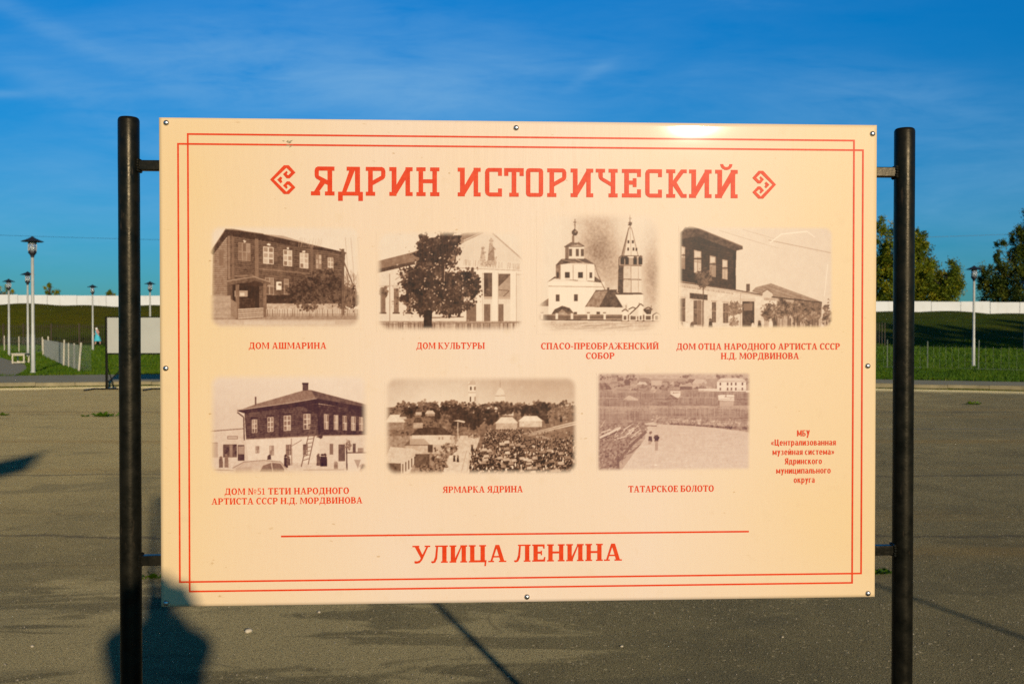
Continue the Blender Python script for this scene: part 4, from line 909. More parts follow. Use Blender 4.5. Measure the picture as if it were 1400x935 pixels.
# a scuffed patch where the film has torn, upper left
rs = random.Random(5); ps = []
for k in range(9):
    cx, cy = 392 + rs.uniform(-6, 6), 197 + rs.uniform(-4, 4); a = rs.uniform(-.9, .2); l = rs.uniform(1.5, 4); w = rs.uniform(.4, .9); c, s = math.cos(a), math.sin(a)
    ps.append([uv(cx + x * l * c - y * w * s, cy + x * l * s + y * w * c) for x, y in ((-1, 0), (0, -1), (1, .2), (.1, 1))])
M_scuff = simple('scuffed_film', (0.30, 0.24, 0.13), 0.7, 0, .4, 300)
union_mesh('scuff', ps, .0009, M_scuff, panel)

# ------------------------------------------------------------------ the seven printed pictures
class Pic:
    """tiny rasteriser: draws in the coordinates of an enlarged view of the picture"""
    def __init__(s, src, zw, box, seed, feather=30, rnd=60, step=3.0, sky=.9):
        s.src, s.zw, s.box, s.st = src, zw, box, step / 2; s.r = np.random.default_rng(seed)
        s.w = int((box[2] - box[0]) / s.st) // 2 * 2; s.h = int((box[3] - box[1]) / s.st) // 2 * 2; s.T = np.full((s.h, s.w), sky, np.float32); s.fe, s.rd = feather, rnd
        s.X, s.Y = np.meshgrid(box[0] + (np.arange(s.w) + .5) * s.st, box[1] + (np.arange(s.h) + .5) * s.st)
    def sub(s, x0, y0, x1, y1):
        i0 = max(0, int((x0 - s.box[0]) / s.st) - 1); i1 = min(s.w, int((x1 - s.box[0]) / s.st) + 2); j0 = max(0, int((y0 - s.box[1]) / s.st) - 1); j1 = min(s.h, int((y1 - s.box[1]) / s.st) + 2)
        return slice(j0, max(j0, j1)), slice(i0, max(i0, i1))
    def mask(s, pts):
        xs, ys = zip(*pts); w = s.sub(min(xs), min(ys), max(xs), max(ys)); X, Y = s.X[w], s.Y[w]; m = np.zeros(X.shape, bool); j = len(pts) - 1
        for i in range(len(pts)):
            (xi, yi), (xj, yj) = pts[i], pts[j]
            if yi != yj: m ^= ((yi > Y) != (yj > Y)) & (X < (xj - xi) * (Y - yi) / (yj - yi) + xi)
            j = i
        return w, m
    def P(s, pts, t, a=1.0, tex=0.0, grad=0.0):
        w, m = s.mask(pts)
        if not m.size: return
        ys = [p[1] for p in pts]; v = t + grad * ((s.Y[w] - min(ys)) / max(1, max(ys) - min(ys)) - .5)
        if tex: v = v + s.noise(10)[w] * tex
        s.T[w] = np.where(m, s.T[w] * (1 - a) + v * a, s.T[w])
    def B(s, x0, y0, x1, y1, t, a=1.0, tex=0.0, grad=0.0): s.P([(x0, y0), (x1, y0), (x1, y1), (x0, y1)], t, a, tex, grad)
    def L(s, pts, wd, t, a=1.0):
        for (x0, y0), (x1, y1) in zip(pts, pts[1:]):
            l = math.hypot(x1 - x0, y1 - y0) or 1; nx_, ny_ = -(y1 - y0) / l * wd / 2, (x1 - x0) / l * wd / 2
            s.P([(x0 + nx_, y0 + ny_), (x1 + nx_, y1 + ny_), (x1 - nx_, y1 - ny_), (x0 - nx_, y0 - ny_)], t, a)
    def noise(s, cell):
        k = max(1, cell / s.st); g = s.r.normal(size=(int(s.h / k) + 3, int(s.w / k) + 3)); y = np.arange(s.h) / k; x = np.arange(s.w) / k; yi, xi = y.astype(int), x.astype(int); fy, fx = (y - yi)[:, None], (x - xi)[None]
        return (g[np.ix_(yi, xi)] * (1 - fy) * (1 - fx) + g[np.ix_(yi + 1, xi)] * fy * (1 - fx) + g[np.ix_(yi, xi + 1)] * (1 - fy) * fx + g[np.ix_(yi + 1, xi + 1)] * fy * fx).astype(np.float32)
    def F(s, cx, cy, rx, ry, n, lo, hi, sz=8, a=.85):
        if n >= 100:                       # leafy mass: noise-broken ellipse with mottled tones
            w = s.sub(cx - rx * 1.4, cy - ry * 1.4, cx + rx * 1.4, cy + ry * 1.4); d = 1 - ((s.X[w] - cx) / rx) ** 2 - ((s.Y[w] - cy) / ry) ** 2
            f = d * 1.1 + .42 * s.noise(sz * 3.2)[w] + .34 * s.noise(sz * .9)[w]; m = np.clip((f - .02) / .22, 0, 1) * a
            t = (lo + hi) / 2 - (hi - lo) * .12 + (hi - lo) * (.30 * s.noise(sz * 2.2)[w] + .30 * s.noise(sz * .8)[w]); t = np.clip(t, lo * .6, hi * 1.25)
            s.T[w] = s.T[w] * (1 - m) + t * m; return
        for k in range(n):
            d = s.r.normal(size=2) * .48; x, y = cx + d[0] * rx, cy + d[1] * ry; q = sz * s.r.uniform(.4, 1.3); w = s.sub(x - q, y - q, x + q, y + q)
            m = ((s.X[w] - x) ** 2 + ((s.Y[w] - y) * s.r.uniform(.8, 1.5)) ** 2) < q * q; t = s.r.uniform(lo, hi) + .08 * (y < cy - ry * .2); s.T[w] = np.where(m, s.T[w] * (1 - a) + t * a, s.T[w])
    def planks(s, pts, gap, t, a=.35, slope=0.0):
        w, m = s.mask(pts); ph = ((s.Y[w] - slope * s.X[w]) / gap + .15 * s.noise(60)[w]) % 1; s.T[w] = np.where(m & (ph < .3), s.T[w] * (1 - a) + t * a, s.T[w])
    def pales(s, x0, y0, x1, y1, gap, lo, hi, dy=0.0):
        x = x0
        while x < x1: k = (x - x0) / (x1 - x0) * dy; s.B(x, y0 + k + s.r.uniform(-3, 3), x + gap * .6, y1 + k, s.r.uniform(lo, hi)); x += gap
    def win(s, x0, y0, x1, y1, sl=0.0, fr=.82, gl=.45, cols=2, rows=3):
        d = sl * (x1 - x0); Q = lambda a, b_, c, e: [(a, b_ + sl * (a - x0)), (c, b_ + sl * (c - x0)), (c, e + sl * (c - x0)), (a, e + sl * (a - x0))]
        s.P(Q(x0, y0, x1, y1), fr); ix, iy = (x1 - x0) / (cols * 1.0), (y1 - y0) / rows; g = min(ix, iy) * .14
        for i in range(cols):
            for j in range(rows): s.P(Q(x0 + i * ix + g, y0 + j * iy + g, x0 + (i + 1) * ix - g, y0 + (j + 1) * iy - g), gl + s.r.uniform(-.12, .22))
    def build(s, name, dark=0.0, purple=0.0):
        T = s.T + (s.noise(60) * .02 + s.noise(20) * .022 + s.noise(6) * .026 + s.noise(3) * .014) * (1.15 - np.clip(s.T, 0, 1))
        for ax in (0, 1, 0, 1): T = (np.roll(T, 1, ax) + 2 * T + np.roll(T, -1, ax)) / 4
        T = T.reshape(s.h // 2, 2, s.w // 2, 2).mean((1, 3)); X = s.X.reshape(s.h // 2, 2, s.w // 2, 2).mean((1, 3)); Y = s.Y.reshape(s.h // 2, 2, s.w // 2, 2).mean((1, 3))
        T = np.clip(T, 0, 1); stops = [0, .2, .45, .7, 1.0]
        cols = np.array([(.009, .0035, .0018), (.066, .027, .014), (.245, .134, .083), (.50, .345, .25), (.79, .655, .53)]) + np.array([0, -.004, .012]) * purple
        rgb = np.stack([np.interp(T, stops, cols[:, k]) for k in range(3)], -1)
        dx = np.minimum(X - s.box[0], s.box[2] - X); dy = np.minimum(Y - s.box[1], s.box[3] - Y); R_ = s.rd
        ax, ay = np.maximum(R_ - dx, 0), np.maximum(R_ - dy, 0); d = np.where((dx < R_) & (dy < R_), R_ - np.hypot(ax, ay), np.minimum(dx, dy)); al = sstep(d / s.fe)
        hh, ww = T.shape; k = (s.src[2] - s.src[0]) / s.zw
        pu0, pv0 = uv(s.src[0] + s.box[0] * k, s.src[1] + s.box[1] * k); pu1, pv1 = uv(s.src[0] + s.box[2] * k, s.src[1] + s.box[3] * k)
        u = pu0 + (X - s.box[0]) / (s.box[2] - s.box[0]) * (pu1 - pu0); v = pv0 + (Y - s.box[1]) / (s.box[3] - s.box[1]) * (pv1 - pv0)
        co = pmap(u, v, .0003).reshape(-1, 3); I = np.arange(hh * ww).reshape(hh, ww)
        fc = np.stack([I[1:, :-1], I[1:, 1:], I[:-1, 1:], I[:-1, :-1]], -1).reshape(-1, 4)
        me = np_mesh(name, co, fc); at_ = me.color_attributes.new('ink', 'FLOAT_COLOR', 'POINT'); at_.data.foreach_set('color', np.concatenate([rgb, al[..., None]], -1).astype(np.float32).ravel())
        return obj(name, me, M_print, panel, True)

# 1 two-storey timber house with a porch
p = Pic((270, 295, 510, 490), 1151, (72, 55, 1072, 745), 1, 45, 80)
p.B(60, 640, 1080, 750, .72, 1, .02, .12); p.B(60, 655, 1080, 680, .45, .6, .05); p.B(300, 690, 900, 712, .84, .5)
side = [(98, 255), (195, 140), (195, 525), (92, 525)]; frontw = [(192, 125), (420, 155), (968, 240), (945, 612), (192, 612)]
p.P(side, .52, 1, .03); p.planks(side, 14, .3, .5); p.P(frontw, .33, 1, .04); p.planks(frontw, 13, .15, .6, .13)
for k in range(150): x = p.r.uniform(200, 920); y = p.r.uniform(130 + (x - 192) * .15, 600); l = p.r.uniform(15, 90); p.L([(x, y), (min(945, x + l), y + l * .12)], 2.6, p.r.uniform(.38, .6), .6)
p.P([(430, 118), (560, 130), (720, 178), (968, 238), (720, 190)], .62); p.P([(80, 245), (182, 84), (232, 86), (430, 120), (968, 236), (966, 250), (420, 163), (205, 128), (190, 142), (100, 256)], .20, 1, .03); p.L([(82, 240), (184, 86), (430, 118)], 5, .42)
for x0, x1, t in ((196, 212, .5), (222, 238, .42), (374, 398, .48), (740, 755, .38)): p.P([(x0, 130 + x0 * .10 - 18), (x1, 130 + x1 * .10 - 18), (x1, 410 + x0 * .04), (x0, 410 + x0 * .04)], t, .8)
p.L([(240, 395), (360, 390), (370, 405)], 7, .5); p.L([(400, 348), (745, 378)], 8, .45); p.L([(240, 205), (390, 215), (700, 300)], 3, .42, .6)
p.win(265, 172, 345, 292, .1, .55, .44, 3, 2); p.B(140, 230, 168, 325, .42)
for x0, y0, x1, y1 in ((427, 200, 497, 312), (560, 220, 618, 326), (668, 240, 724, 340), (772, 250, 812, 345), (852, 270, 890, 360)): p.win(x0, y0, x1, y1, .09, .86 if x0 != 772 else .5, .55, 2, 3)
for x, y in ((308, 168), (462, 190), (590, 213), (697, 233)): p.F(x, y, 8, 6, 6, .8, .95, 6)
p.win(440, 402, 498, 515, .06, .6, .3, 2, 2); p.win(562, 412, 596, 515, .06, .58, .3, 1, 3); p.B(513, 432, 548, 486, .95); p.F(532, 448, 12, 8, 8, .2, .4, 6)
p.B(440, 520, 640, 572, .16, 1, .04); p.B(450, 575, 940, 612, .68, 1, .06); p.B(215, 440, 400, 610, .13); p.B(265, 540, 375, 612, .2, 1, .03); p.B(240, 490, 326, 530, .62); p.B(275, 505, 305, 525, .85)
p.P([(192, 430), (368, 398), (476, 436), (474, 452), (368, 424), (210, 455)], .33, 1, .04); p.L([(192, 428), (368, 399), (474, 435)], 7, .56); p.P([(300, 458), (370, 425), (455, 450), (452, 462)], .2)
p.B(212, 455, 226, 620, .3); p.B(246, 450, 270, 680, .42, 1, .03); p.B(428, 445, 448, 665, .42, 1, .03); p.P([(215, 545), (255, 570), (255, 670), (215, 655)], .5)
for k in range(5): p.P([(262, 610 + k * 14), (428, 602 + k * 13), (430, 612 + k * 13), (262, 621 + k * 14)], .72 - .05 * (k % 2)); p.L([(262, 622 + k * 14), (430, 613 + k * 13)], 4, .35)
for q in ((730, 500, 150, 85), (830, 430, 95, 95), (910, 500, 100, 90), (660, 520, 80, 60), (1000, 540, 60, 90)): p.F(*q, 420, .12, .36, 9)
for k in range(120): x = p.r.uniform(960, 1062); y = p.r.uniform(400, 600); p.L([(x, y), (x + p.r.uniform(-14, 14), y - p.r.uniform(20, 70))], 2.5, p.r.uniform(.3, .6), .7)
for x in (968, 1005, 1050): p.L([(x, 140), (x + 25, 450)], 3, .68)
for k in range(14): x = 660 + k * 11; p.L([(x, 205), (x + p.r.uniform(-12, 12), 135 + p.r.uniform(0, 40))], 2, .7)
p.B(943, 214, 962, 650, .3); p.L([(950, 275), (1020, 455)], 8, .35); p.L([(930, 215), (975, 245)], 8, .3)
p.B(75, 522, 215, 668, .63, 1, .03); p.planks([(75, 522), (215, 522), (215, 668), (75, 668)], 40, .5, .3); p.pales(452, 614, 1062, 660, 11, .42, .66, -4); p.F(720, 600, 60, 20, 60, .15, .35, 8)
p.build('printed_picture')

# 2 pedimented hall behind a dark tree
p = Pic((500, 295, 740, 490), 1151, (66, 92, 1036, 762), 2, 45, 90)
p.P([(66, 390), (320, 305), (640, 340), (640, 690), (66, 690)], .87, 1, .015); p.P([(66, 370), (66, 300), (300, 240), (420, 200), (640, 160), (640, 320), (320, 300)], .45, 1, .02); p.P([(66, 352), (320, 298), (320, 318), (66, 378)], .24)
p.P([(600, 175), (770, 100), (640, 110), (600, 130)], .5); p.P([(590, 200), (770, 104), (830, 104), (1040, 290), (1040, 300), (590, 300)], .86); p.L([(590, 190), (770, 106)], 8, .6); p.L([(830, 112), (1036, 292)], 9, .66)
p.B(590, 295, 1040, 690, .88); p.B(590, 345, 1040, 372, .92); p.L([(590, 340), (1040, 358)], 4, .62); p.L([(590, 376), (1040, 384)], 4, .64)
for k in range(60): x = p.r.uniform(640, 1010); p.L([(x, 285 + (x - 640) * .07), (x + p.r.uniform(-6, 6), 325 + (x - 640) * .07)], 4, p.r.uniform(.66, .82))
for k in range(24): p.F(p.r.uniform(750, 850), p.r.uniform(275, 318), 9, 9, 5, .5, .75, 6)
for cx, y0, y1, w in ((765, 200, 275, 16), (820, 150, 290, 22)):
    p.P([(cx - w * .5, y0 + 25), (cx + w * .5, y0 + 25), (cx + w * 1.1, y1), (cx - w * 1.1, y1)], .64, 1, .06); p.F(cx, y0 + 8, 9, 10, 14, .55, .7, 6); p.L([(cx, y0 + 40), (cx + w * 1.3, (y0 + y1) / 2)], 8, .58)
p.P([(800, 250), (840, 200), (842, 292), (800, 292)], .45, .8, .05)
for x0, x1 in ((638, 720), (772, 826), (862, 946)): p.B(x0, 365 + (x0 - 638) * .06, x1, 528, .30, 1, .03); p.B(x0, 528, x1, 545, .7); p.B(x0, 545, x1, 575, .86)
p.P([(862, 470), (946, 388), (946, 530), (862, 530)], .60, 1, .02); p.L([(866, 484), (940, 490), (900, 528)], 4, .3); p.P([(772, 372), (800, 372), (800, 520), (772, 500)], .22); p.F(800, 490, 14, 14, 20, .2, .35, 7)
for x0, x1 in ((657, 722), (772, 815), (865, 902)): p.B(x0, 578, x1, 690, .38, 1, .02)
for x0 in (722, 826, 946): p.B(x0, 362, x0 + 40, 690, .93); p.L([(x0 + 40, 370), (x0 + 40, 690)], 4, .70)
for x0 in (95, 182, 265, 340): p.B(x0, 478, x0 + 32, 640, .42, 1, .03); p.B(x0 - 8, 632, x0 + 38, 642, .3); p.B(x0 - 6, 465, x0 + 36, 478, .76)
p.L([(155, 380), (155, 690)], 5, .5); p.L([(66, 460), (300, 455)], 4, .7); p.B(60, 690, 1040, 765, .62, 1, .05, .1)
p.pales(66, 700, 1040, 770, 13, .32, .8); p.L([(66, 712), (1040, 700)], 5, .45); p.L([(430, 668), (640, 662)], 7, .4)
for q in ((400, 520, 190, 130, 900), (480, 210, 140, 100, 520), (330, 420, 120, 100, 420), (590, 480, 150, 130, 620), (440, 330, 140, 130, 520), (560, 150, 70, 50, 160), (560, 600, 90, 60, 160), (690, 430, 60, 70, 160)): p.F(*q, .05, .22, 10)
for k in range(90): x, y = p.r.normal(470, 120), p.r.normal(420, 130); p.F(x, y, 8, 8, 2, .45, .8, 5)
p.L([(500, 240), (505, 440)], 16, .16); p.L([(515, 330), (512, 430)], 4, .6); p.P([(380, 620), (432, 620), (430, 735), (375, 735)], .08); p.L([(600, 210), (580, 300), (520, 400)], 6, .2)
for k in range(60): x = p.r.uniform(600, 750); y = p.r.uniform(340, 500); p.F(x, y, 7, 7, 1, .15, .35, 8)
p.F(115, 500, 24, 36, 90, .2, .45, 8); p.L([(190, 420), (250, 380), (330, 350)], 3, .4)
p.build('printed_picture')

# 3 white church and its tent-roofed bell tower
p = Pic((720, 285, 920, 500), 870, (58, 12, 812, 752), 3, 70, 120)
w_ = p.noise(120); d0 = np.exp(-(((p.X - 420) / 120) ** 2 + ((p.Y - 190) / 230) ** 2)) + np.exp(-(((p.X - 760) / 70) ** 2 + ((p.Y - 420) / 240) ** 2)) + .6 * np.exp(-(((p.X - 500) / 100) ** 2 + ((p.Y - 380) / 120) ** 2))
p.T -= .30 * np.clip(d0, 0, 1) * (1 + .25 * w_); p.T += .05 * p.noise(9) * np.clip(d0, 0, 1)
p.B(58, 660, 812, 760, .78, 1, .05); 
for k in range(70): y = p.r.uniform(665, 735); x = p.r.uniform(70, 700); p.L([(x, y), (x + p.r.uniform(40, 160), y - p.r.uniform(0, 12))], 3.5, p.r.uniform(.4, .65), .6)
p.P([(60, 580), (128, 535), (128, 625), (60, 625)], .42, 1, .04); p.B(60, 580, 128, 660, .86)
p.B(128, 435, 460, 632, .95); p.B(395, 440, 462, 630, .90); p.L([(128, 462), (450, 466)], 5, .62); p.P([(120, 440), (165, 415), (300, 430), (330, 412), (360, 432), (440, 440), (440, 430), (405, 405), (165, 405)], .22, 1, .05); p.P([(295, 432), (330, 414), (362, 432)], .9)
p.P([(172, 335), (402, 330), (402, 432), (172, 418)], .93); p.P([(172, 335), (200, 335), (200, 420), (172, 418)], .45, 1, .05); p.L([(275, 335), (275, 425)], 4, .6); p.L([(355, 335), (355, 428)], 4, .6)
p.P([(170, 338), (205, 300), (345, 295), (405, 332), (345, 322), (250, 325)], .26, 1, .06); p.L([(210, 305), (300, 322)], 4, .6); p.L([(290, 300), (345, 325)], 4, .66)
p.B(228, 220, 340, 298, .88); p.B(228, 222, 248, 298, .4); p.P([(222, 226), (262, 200), (306, 198), (342, 222), (300, 216), (262, 220)], .32, 1, .04); p.L([(222, 226), (342, 224)], 6, .25)
for x0 in (250, 291, 320): p.B(x0, 240, x0 + 18, 284, .26)
for x0 in (226, 304): p.B(x0, 378, x0 + 28, 412, .14)
p.B(372, 380, 388, 412, .2); p.B(172, 512, 194, 552, .22); p.B(280, 510, 302, 550, .2); p.B(176, 378, 190, 412, .15)
p.B(268, 160, 302, 202, .8); p.B(268, 160, 282, 202, .4); p.P([(266, 148), (266, 136), (276, 126), (284, 118), (292, 126), (302, 136), (302, 148), (294, 160), (274, 160)], .2); p.F(290, 138, 5, 6, 8, .35, .5, 4); p.L([(285, 120), (285, 62)], 5, .3); p.L([(276, 82), (294, 82)], 4, .3); p.L([(279, 96), (291, 100)], 3, .35)
p.P([(146, 630), (165, 600), (210, 578), (255, 592), (285, 630)], .24, 1, .06); p.P([(175, 630), (210, 598), (245, 630)], .62, .8, .1); p.B(280, 615, 298, 632, .2)
p.L([(402, 332), (425, 400), (465, 485)], 5, .35); p.L([(405, 345), (450, 450)], 2.5, .6)
p.P([(345, 585), (408, 488), (530, 484), (580, 588)], .22, 1, .04); p.P([(350, 585), (410, 490), (480, 488), (430, 585)], .48, 1, .06); p.B(345, 588, 600, 632, .9); p.B(414, 614, 434, 630, .2); p.B(476, 470, 490, 486, .2); p.L([(408, 488), (535, 484)], 6, .2)
p.P([(525, 510), (692, 508), (692, 600), (580, 600)], .93); p.P([(570, 575), (600, 560), (600, 630), (570, 630)], .86); p.P([(525, 512), (560, 494), (672, 496), (695, 510)], .2)
p.P([(545, 290), (678, 290), (682, 500), (540, 500)], .86); p.P([(545, 290), (576, 290), (572, 500), (540, 500)], .22, 1, .04); p.P([(576, 290), (618, 290), (620, 500), (572, 500)], .80, 1, .03)
for y in (335, 418): p.L([(542, y), (682, y + 4)], 5, .3)
p.L([(618, 300), (620, 500)], 4, .5); p.L([(662, 300), (664, 500)], 4, .66)
p.P([(548, 292), (680, 292), (676, 336), (548, 336)], .6)
for x0 in (556, 584, 632, 664): p.B(x0, 292, x0 + 22, 332, .10); p.F(x0 + 11, 290, 12, 8, 14, .12, .2, 6)
p.P([(560, 282), (604, 110), (622, 110), (664, 282)], .88); p.P([(560, 282), (604, 110), (608, 110), (578, 282)], .5, 1, .03); p.L([(612, 112), (620, 282)], 3, .6); p.L([(562, 282), (605, 112)], 4, .25); p.L([(662, 282), (621, 112)], 3.5, .4)
for x, y in ((604, 196), (630, 196), (602, 240), (634, 240), (652, 242)): p.B(x - 6, y - 9, x + 5, y + 9, .16)
p.P([(604, 118), (613, 92), (622, 118)], .6); p.F(613, 90, 9, 9, 30, .14, .3, 5); p.L([(613, 84), (613, 34)], 4.5, .35); p.L([(605, 56), (622, 56)], 4, .35); p.L([(546, 292), (560, 280), (664, 280), (682, 294)], 5, .25)
p.B(66, 632, 800, 658, .42, 1, .04); p.B(66, 640, 560, 652, .3); p.L([(66, 630), (560, 630)], 4, .75); p.L([(66, 660), (800, 668)], 7, .2); p.L([(70, 668), (560, 672)], 6, .85)
for x in (90, 178, 268, 366, 462): p.B(x - 7, 622, x + 7, 658, .9); p.B(x - 9, 616, x + 9, 622, .3)
for x0, x1, y0 in ((568, 600, 612), (608, 655, 600), (664, 690, 580), (700, 745, 600), (756, 790, 632)):
    p.B(x0, y0, x1, 668, .93); p.L([(x0 - 4, y0), ((x0 + x1) / 2, y0 - 14), (x1 + 4, y0)], 6, .2); p.B(x0 + 8, 638, x1 - 8, 662, .3)
p.P([(690, 600), (745, 595), (738, 628), (712, 628)], .2, 1, .05); p.P([(620, 612), (660, 585), (664, 640), (628, 640)], .85); p.L([(610, 630), (664, 580)], 6, .2)
for x, y in ((590, 575), (668, 560), (740, 575)): p.L([(x, y), (x, y + 20)], 4, .4)
p.build('printed_picture')

# 4 street corner with dark timber upper floor
p = Pic((910, 295, 1160, 500), 1140, (80, 58, 1048, 706), 4, 30, 60)
p.T -= .06 * ((p.X - 80) / 968); p.L([(330, 90), (560, 160), (700, 200)], 3, .72); p.L([(480, 85), (690, 145)], 3, .74); p.L([(640, 150), (1030, 228)], 4, .62); p.L([(650, 165), (720, 112), (880, 94)], 7, .97); p.L([(1010, 300), (990, 500)], 4, .96); p.L([(880, 95), (930, 130)], 5, .95)
p.B(80, 700, 1050, 710, .8); up = [(80, 140), (120, 68), (200, 90), (440, 200), (432, 462), (80, 405)]
p.P(up, .16, 1, .04); p.planks(up, 15, .05, .6, .22)
p.P([(80, 110), (150, 62), (210, 80), (478, 188), (480, 208), (430, 218), (200, 130), (80, 150)], .24, 1, .03); p.L([(205, 80), (478, 190)], 6, .42); p.P([(80, 150), (200, 128), (430, 216), (430, 232), (200, 160), (80, 178)], .10)
for x0, y0, x1, y1 in ((98, 190, 122, 330), (176, 212, 222, 355), (274, 246, 312, 376), (352, 270, 386, 392)): p.win(x0, y0, x1, y1, .2, .55, .6, 2, 2); p.B(x0 + 4, y0 + 12, x1 - 6, y0 + 44, .82); p.B(x0, y0 + 52, x1, y0 + 60, .2)
p.L([(428, 225), (430, 460)], 14, .08)
low = [(80, 405), (432, 460), (612, 492), (612, 700), (80, 700)]; p.P(low, .84, 1, .03); p.L([(80, 412), (432, 462), (612, 494)], 8, .3); p.L([(80, 425), (432, 474), (600, 500)], 5, .62)
for k in range(34): x = 85 + k * 10; p.B(x, 432 + (x - 80) * .14, x + 5, 442 + (x - 80) * .14, .5)
p.P([(150, 480), (262, 492), (262, 526), (150, 515)], .22, 1, .05)
for x0, x1, y0, y1 in ((84, 124, 515, 660), (174, 222, 528, 680), (288, 314, 538, 665), (358, 390, 545, 668)): p.B(x0, y0, x1, y1, .30, 1, .05); p.L([(x0, y0 + 55), (x1, y0 + 57)], 4, .6); p.L([((x0 + x1) / 2, y0), ((x0 + x1) / 2, y1)], 3, .5); p.L([(x0 - 6, y0 - 8), (x1 + 6, y0 - 5)], 5, .6)
p.B(195, 530, 240, 690, .5, .6); p.B(478, 534, 552, 694, .20, 1, .05); p.B(485, 545, 540, 590, .42); p.B(470, 515, 560, 534, .76); p.L([(466, 480), (466, 700)], 4, .66)
p.B(502, 424, 524, 470, .28); p.P([(536, 470), (560, 445), (655, 420), (975, 535), (960, 548), (660, 505), (600, 490)], .52, 1, .03); p.planks([(536, 470), (655, 420), (975, 535), (660, 505)], 22, .36, .4, .33)
p.P([(604, 520), (604, 478), (632, 460), (666, 480), (666, 522)], .8); p.L([(600, 480), (632, 458), (668, 482)], 5, .34); p.P([(612, 510), (800, 512), (975, 545), (970, 700), (612, 700)], .66, 1, .05); p.P([(800, 512), (975, 545), (970, 600), (800, 570)], .36, 1, .05); p.L([(660, 505), (975, 540)], 8, .2); p.B(612, 528, 690, 552, .88)
for q in ((660, 600, 60, 60, 240), (740, 580, 60, 60, 240), (830, 600, 60, 70, 260), (910, 620, 60, 70, 300), (1010, 620, 30, 80, 160)): p.F(*q, .18, .6, 8)
for k in range(26): x = p.r.uniform(640, 1030); p.B(x, 640 + p.r.uniform(-20, 30), x + 9, 700, p.r.uniform(.25, .85))
p.F(235, 390, 55, 60, 150, .2, .45, 6); p.F(430, 580, 50, 45, 150, .3, .62, 6); p.L([(235, 420), (232, 700)], 6, .3); p.L([(425, 600), (420, 690)], 5, .4); p.F(420, 660, 30, 30, 60, .35, .6, 6)
for x, h, t in ((280, 60, .16), (135, 45, .92), (165, 40, .3), (545, 30, .9), (585, 45, .2), (100, 35, .35), (655, 60, .9), (680, 60, .25)): p.P([(x - 13, 700), (x - 9, 700 - h * .75), (x + 9, 700 - h * .75), (x + 14, 700)], t); p.F(x, 700 - h * .85, 6, 7, 8, t * .8, t, 5)
p.build('printed_picture')

# 5 hipped-roof house over a white ground floor, a car in front
p = Pic((270, 505, 520, 700), 1199, (70, 22, 1122, 690), 5, 55, 80)
p.T -= .08 * np.clip((p.Y - 30) / 500, 0, 1) + .05 * ((p.X < 700) * (700 - p.X) / 700); p.B(70, 590, 1130, 700, .80, 1, .03)
p.P([(85, 405), (300, 388), (315, 600), (85, 600)], .80, 1, .02); p.L([(80, 400), (300, 384)], 7, .45); p.B(192, 432, 262, 452, .5); p.B(198, 437, 256, 447, .75); p.B(164, 486, 254, 570, .25, 1, .05); p.B(206, 490, 226, 566, .5); p.B(260, 490, 304, 592, .2); p.B(264, 498, 302, 550, .55); p.B(92, 474, 130, 570, .66); p.L([(90, 475), (130, 475)], 4, .4)
Lf = [(305, 282), (780, 225), (795, 436), (315, 452)]; Rf = [(780, 225), (1122, 270), (1122, 430), (795, 436)]
p.P(Lf, .27, 1, .03); p.planks(Lf, 13, .16, .5, -.09); p.P(Rf, .22, 1, .03); p.planks(Rf, 12, .12, .5, .08)
p.P([(255, 270), (380, 225), (700, 135), (740, 135), (780, 195), (600, 235), (300, 280)], .46, 1, .02); p.P([(740, 135), (1122, 235), (1122, 265), (785, 215), (775, 190)], .30, 1, .03)
for k in range(16): p.L([(700 - k * 25, 140 + k * 7), (760 - k * 30, 215 + k * 4)], 3, .36, .6)
p.P([(255, 268), (600, 222), (785, 192), (1122, 250), (1122, 275), (785, 222), (600, 252), (300, 284)], .16, 1, .03); p.L([(256, 264), (600, 218), (780, 190)], 5, .6); p.P([(600, 235), (790, 205), (800, 300), (700, 250)], .12, .6)
p.B(686, 90, 724, 138, .24, 1, .03); p.B(684, 88, 726, 98, .14); p.B(373, 178, 384, 232, .3); p.L([(258, 278), (300, 310), (303, 460)], 8, .25); p.L([(535, 275), (538, 440)], 8, .18); p.L([(785, 225), (795, 440)], 9, .14)
for x0, y0, x1, y1 in ((354, 326, 388, 412), (456, 312, 494, 406), (562, 302, 608, 400), (692, 292, 738, 392)): p.win(x0, y0, x1, y1, -.05, .82, .42, 2, 3); p.B(x0 - 8, y0 - 16, x1 + 6, y0 - 6, .16)
for x0, y0 in ((828, 292), (892, 298), (950, 303), (1006, 308), (1058, 312)): p.win(x0, y0, x0 + 28, y0 + 98 - (x0 - 828) * .04, .08, .84, .5, 2, 2)
p.P([(315, 452), (795, 432), (800, 610), (330, 600)], .86, 1, .02); p.P([(795, 432), (1122, 430), (1122, 610), (800, 610)], .82, 1, .02); p.L([(315, 454), (795, 434), (1122, 430)], 6, .6); p.F(800, 440, 16, 9, 20, .1, .25, 8)
for x0, y0, x1, y1 in ((376, 498, 402, 545), (468, 495, 498, 560), (575, 490, 608, 558), (688, 488, 720, 558)): p.win(x0, y0, x1, y1, -.03, .5 if x0 < 500 else .25, .5 if x0 < 500 else .4, 2, 2)
p.B(864, 486, 888, 556, .42); p.B(922, 490, 966, 600, .30, 1, .03); p.B(1016, 486, 1036, 545, .28); p.B(1050, 514, 1088, 548, .5)
p.L([(778, 365), (722, 620)], 6, .34); p.L([(740, 365), (676, 635)], 6, .34)
for k in range(9): t = k / 9; p.L([(740 - 62 * t, 372 + 250 * t), (774 - 54 * t, 372 + 235 * t)], 5, .4)
p.L([(722, 362), (780, 362)], 10, .3); p.L([(612, 450), (614, 625)], 8, .55); p.L([(612, 500), (680, 460)], 4, .4)
